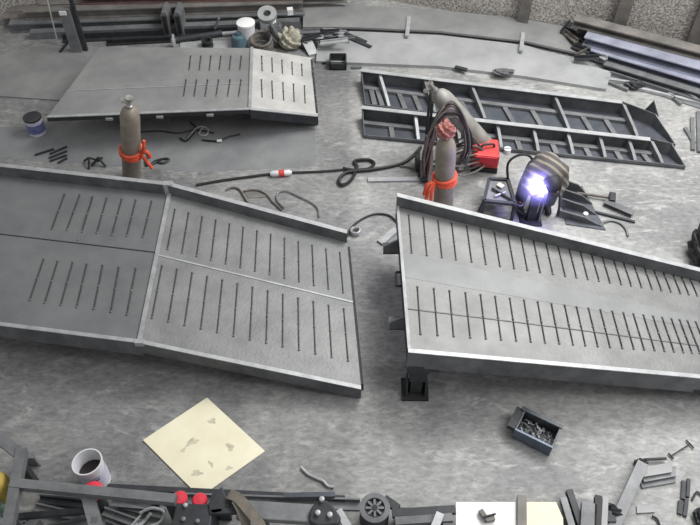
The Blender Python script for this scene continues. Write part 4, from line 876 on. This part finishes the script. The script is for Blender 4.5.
# bottom right
tag(MB().plate([G(x, y, .22) for x, y in ((456, 502), (516, 502), (517, 540), (456, 540))], .02).build('cream_board', M['lidw']), 'bright white-cream board at the bottom, left of the pair', 'board', 'cream boards at the bottom')
tag(MB().plate([G(x, y, .22) for x, y in ((526, 502), (556, 502), (563, 518), (564, 540), (526, 540))], .02).build('cream_board', M['cream']), 'bright cream board at the bottom, right of the pair', 'board', 'cream boards at the bottom')
for c_ in ((486, 530), (545, 530)):
    p = G(*c_, .2); tag(MB().box(V((p.x, p.y, .1)), (.3, .25, .199)).build('board_stand', M['brown']), 'low block under the '+('white-cream' if c_[0] < 500 else 'cream')+' board', 'block', 'blocks under the boards')
tag(MB().prof(G(521, 498, .2), G(521, 540, .2), C(.08, .06)).build('steel_channel', M['brown']), 'grey-brown channel between the two cream boards', 'steel section')
p = G(487, 520, .221); r = thing('clamp', p, 'small brown clamp lying on the white-cream board', 'clamp')
m = MB(); m.box(p+V((.02, 0, .03)), (.08, .05, .05), .2); m.box(p+V((-.03, .03, .03)), (.04, .1, .04), .5); m.build('jaw', M['brown'], r); MB().tube([p+V((-.04, .0, .06)), p+V((.07, .03, .06))], .01, 8).build('screw', M['dark'], r)
gx = 'steel sections standing at lower right'
for i, (a, b, k, z, wd, lab) in enumerate((((562, 500), (574, 540), 'grey', .1, .06, 'grey strip right of the cream board, first'), ((568, 492), (584, 540), 'dark', .1, .06, 'dark strip right of the cream board, second'), ((588, 505), (586, 540), 'curb', .14, .13, 'wide grey channel right of the cream board'), ((597, 498), (596, 540), 'black', .14, .06, 'black bar right of the wide grey channel'), ((604, 500), (602, 540), 'sheet2', .14, .05, 'pale bar right of the black one'))):
    tag(MB().prof(G(*a, z), G(*b, z), C(wd, .06)).build('steel_channel', M[k]), lab, 'steel section', gx)
p = G(597, 522, 0); tag(MB().box((p.x-.05, p.y, .07), (.36, .1, .135)).build('packing_block', M['dark']), 'dark block under the bars right of the cream board', 'block')
sec('steel_channel', BX(.1, .08), (641, 466), (607, 540), .05, .03, 'grey', 'grey diagonal bar leading to the lower right corner')
heap('machine_casting', G(610, 516, 0), .11, .07, .14, 'dark', 'dark round casting left of the diagonal bar', 'casting', 40)
tag(MB().prism([G(x, y, .1) for x, y in ((602, 524), (612, 513), (618, 514), (614, 528))], (0, 0, -.1)).build('steel_plate', M['light']), 'pale plate beside the dark casting', 'steel plate')
for i, (pts, k, z, lab) in enumerate(((((640, 468), (672, 462), (672, 472), (642, 477)), 'sheet2', .08, 'pale stacked plate at lower right, upper of three'), (((642, 472), (676, 466), (676, 476), (644, 482)), 'grey', .05, 'grey stacked plate at lower right, middle of three'), (((640, 478), (676, 471), (676, 482), (642, 488)), 'curb', .02, 'dark grey stacked plate at lower right, bottom of three'))):
    tag(MB().plate([G(x, y, z) for x, y in pts], .02).build('steel_plate', M[k]), lab, 'steel plate', 'stacked plates')
sec('steel_rod', BX(.02, .02), (644, 460), (666, 459), .03, .03, 'black', 'black rod lying above the stacked plates', 'rod')
a, b = G(671, 456, .02), G(690, 444, .02); r = thing('t_handle', (a+b)/2, 'T-handled rod lying on the floor near the lower right edge', 'tool')
MB().tube([a, b], .006, 8).build('shaft', M['dark'], r); d = (b-a).normalized().cross(UP)
MB().tube([b-d*.05, b+d*.05], .008, 8).build('handle', M['dark'], r); MB().tube([a-d*.035, a+d*.035], .008, 8).build('foot_bar', M['dark'], r)
heap('spanner_head', G(640, 464, 0), .06, .035, .06, 'dark', 'dark metal lump at the end of the diagonal bar', 'metal lump', 44)
tag(MB().plate([G(x, y, .02) for x, y in ((637, 506), (655, 505), (655, 512), (637, 513))], .018).build('steel_plate', M['sheet2']), 'small square plate on the floor at lower right', 'steel plate')
gt = 'long tools at the lower right edge'
for i, (a, b, wd) in enumerate((((683, 482), (682, 500), .035), ((688, 480), (687, 498), .03), ((680, 502), (679, 515), .04), ((686, 500), (684, 517), .035))):
    tag(MB().prof(G(*a, .0), G(*b, .0), BX(wd, .03)).build('steel_bar', M['dark']), 'dark short bar at the lower right edge, %s' % ('upper left', 'upper right', 'lower left', 'lower right')[i]+' of four', 'steel bar', gt)
hose('cable', [G(652, 516, .02), G(657, 519, .02), G(660, 526, .02)], .01, 'dark', 'short dark wire below the small square plate', 'wire')
hose('cable', [G(692, 500, .02), G(697, 492, .02), G(702, 496, .02)], .01, 'dark', 'short dark wire at the right edge, lower corner', 'wire')
heap('dark_casting', G(700, 520, 0), .07, .09, .1, 'dark', 'dark casting in the lower right corner', 'casting', 50)
# dark smudges on the pale board (paint wear, part of the board)
bd = bpy.data.objects['board']
for (x, y, rx, ry, a) in ((192, 442, .06, .035, .5), (212, 421, .04, .03, .2), (230, 447, .05, .03, -.9), (197, 473, .05, .03, 0), (211, 464, .04, .015, -.9), (229, 468, .03, .02, .2), (183, 450, .03, .02, .8)):
    p = G(x, y, .0145); m = MB(); n_ = 18; ca, sa = math.cos(a), math.sin(a); vs = []
    for i in range(n_):
        t = 2*math.pi*i/n_; f = 1+.25*math.sin(3*t+x)+.15*math.sin(5*t+y); ux, uy = rx*f*math.cos(t), ry*f*math.sin(t); vs.append(p+V((ux*ca-uy*sa, ux*sa+uy*ca, 0)))
    m.prism(vs, (0, 0, -.001)).build('smudge', M['smudge'], bd)
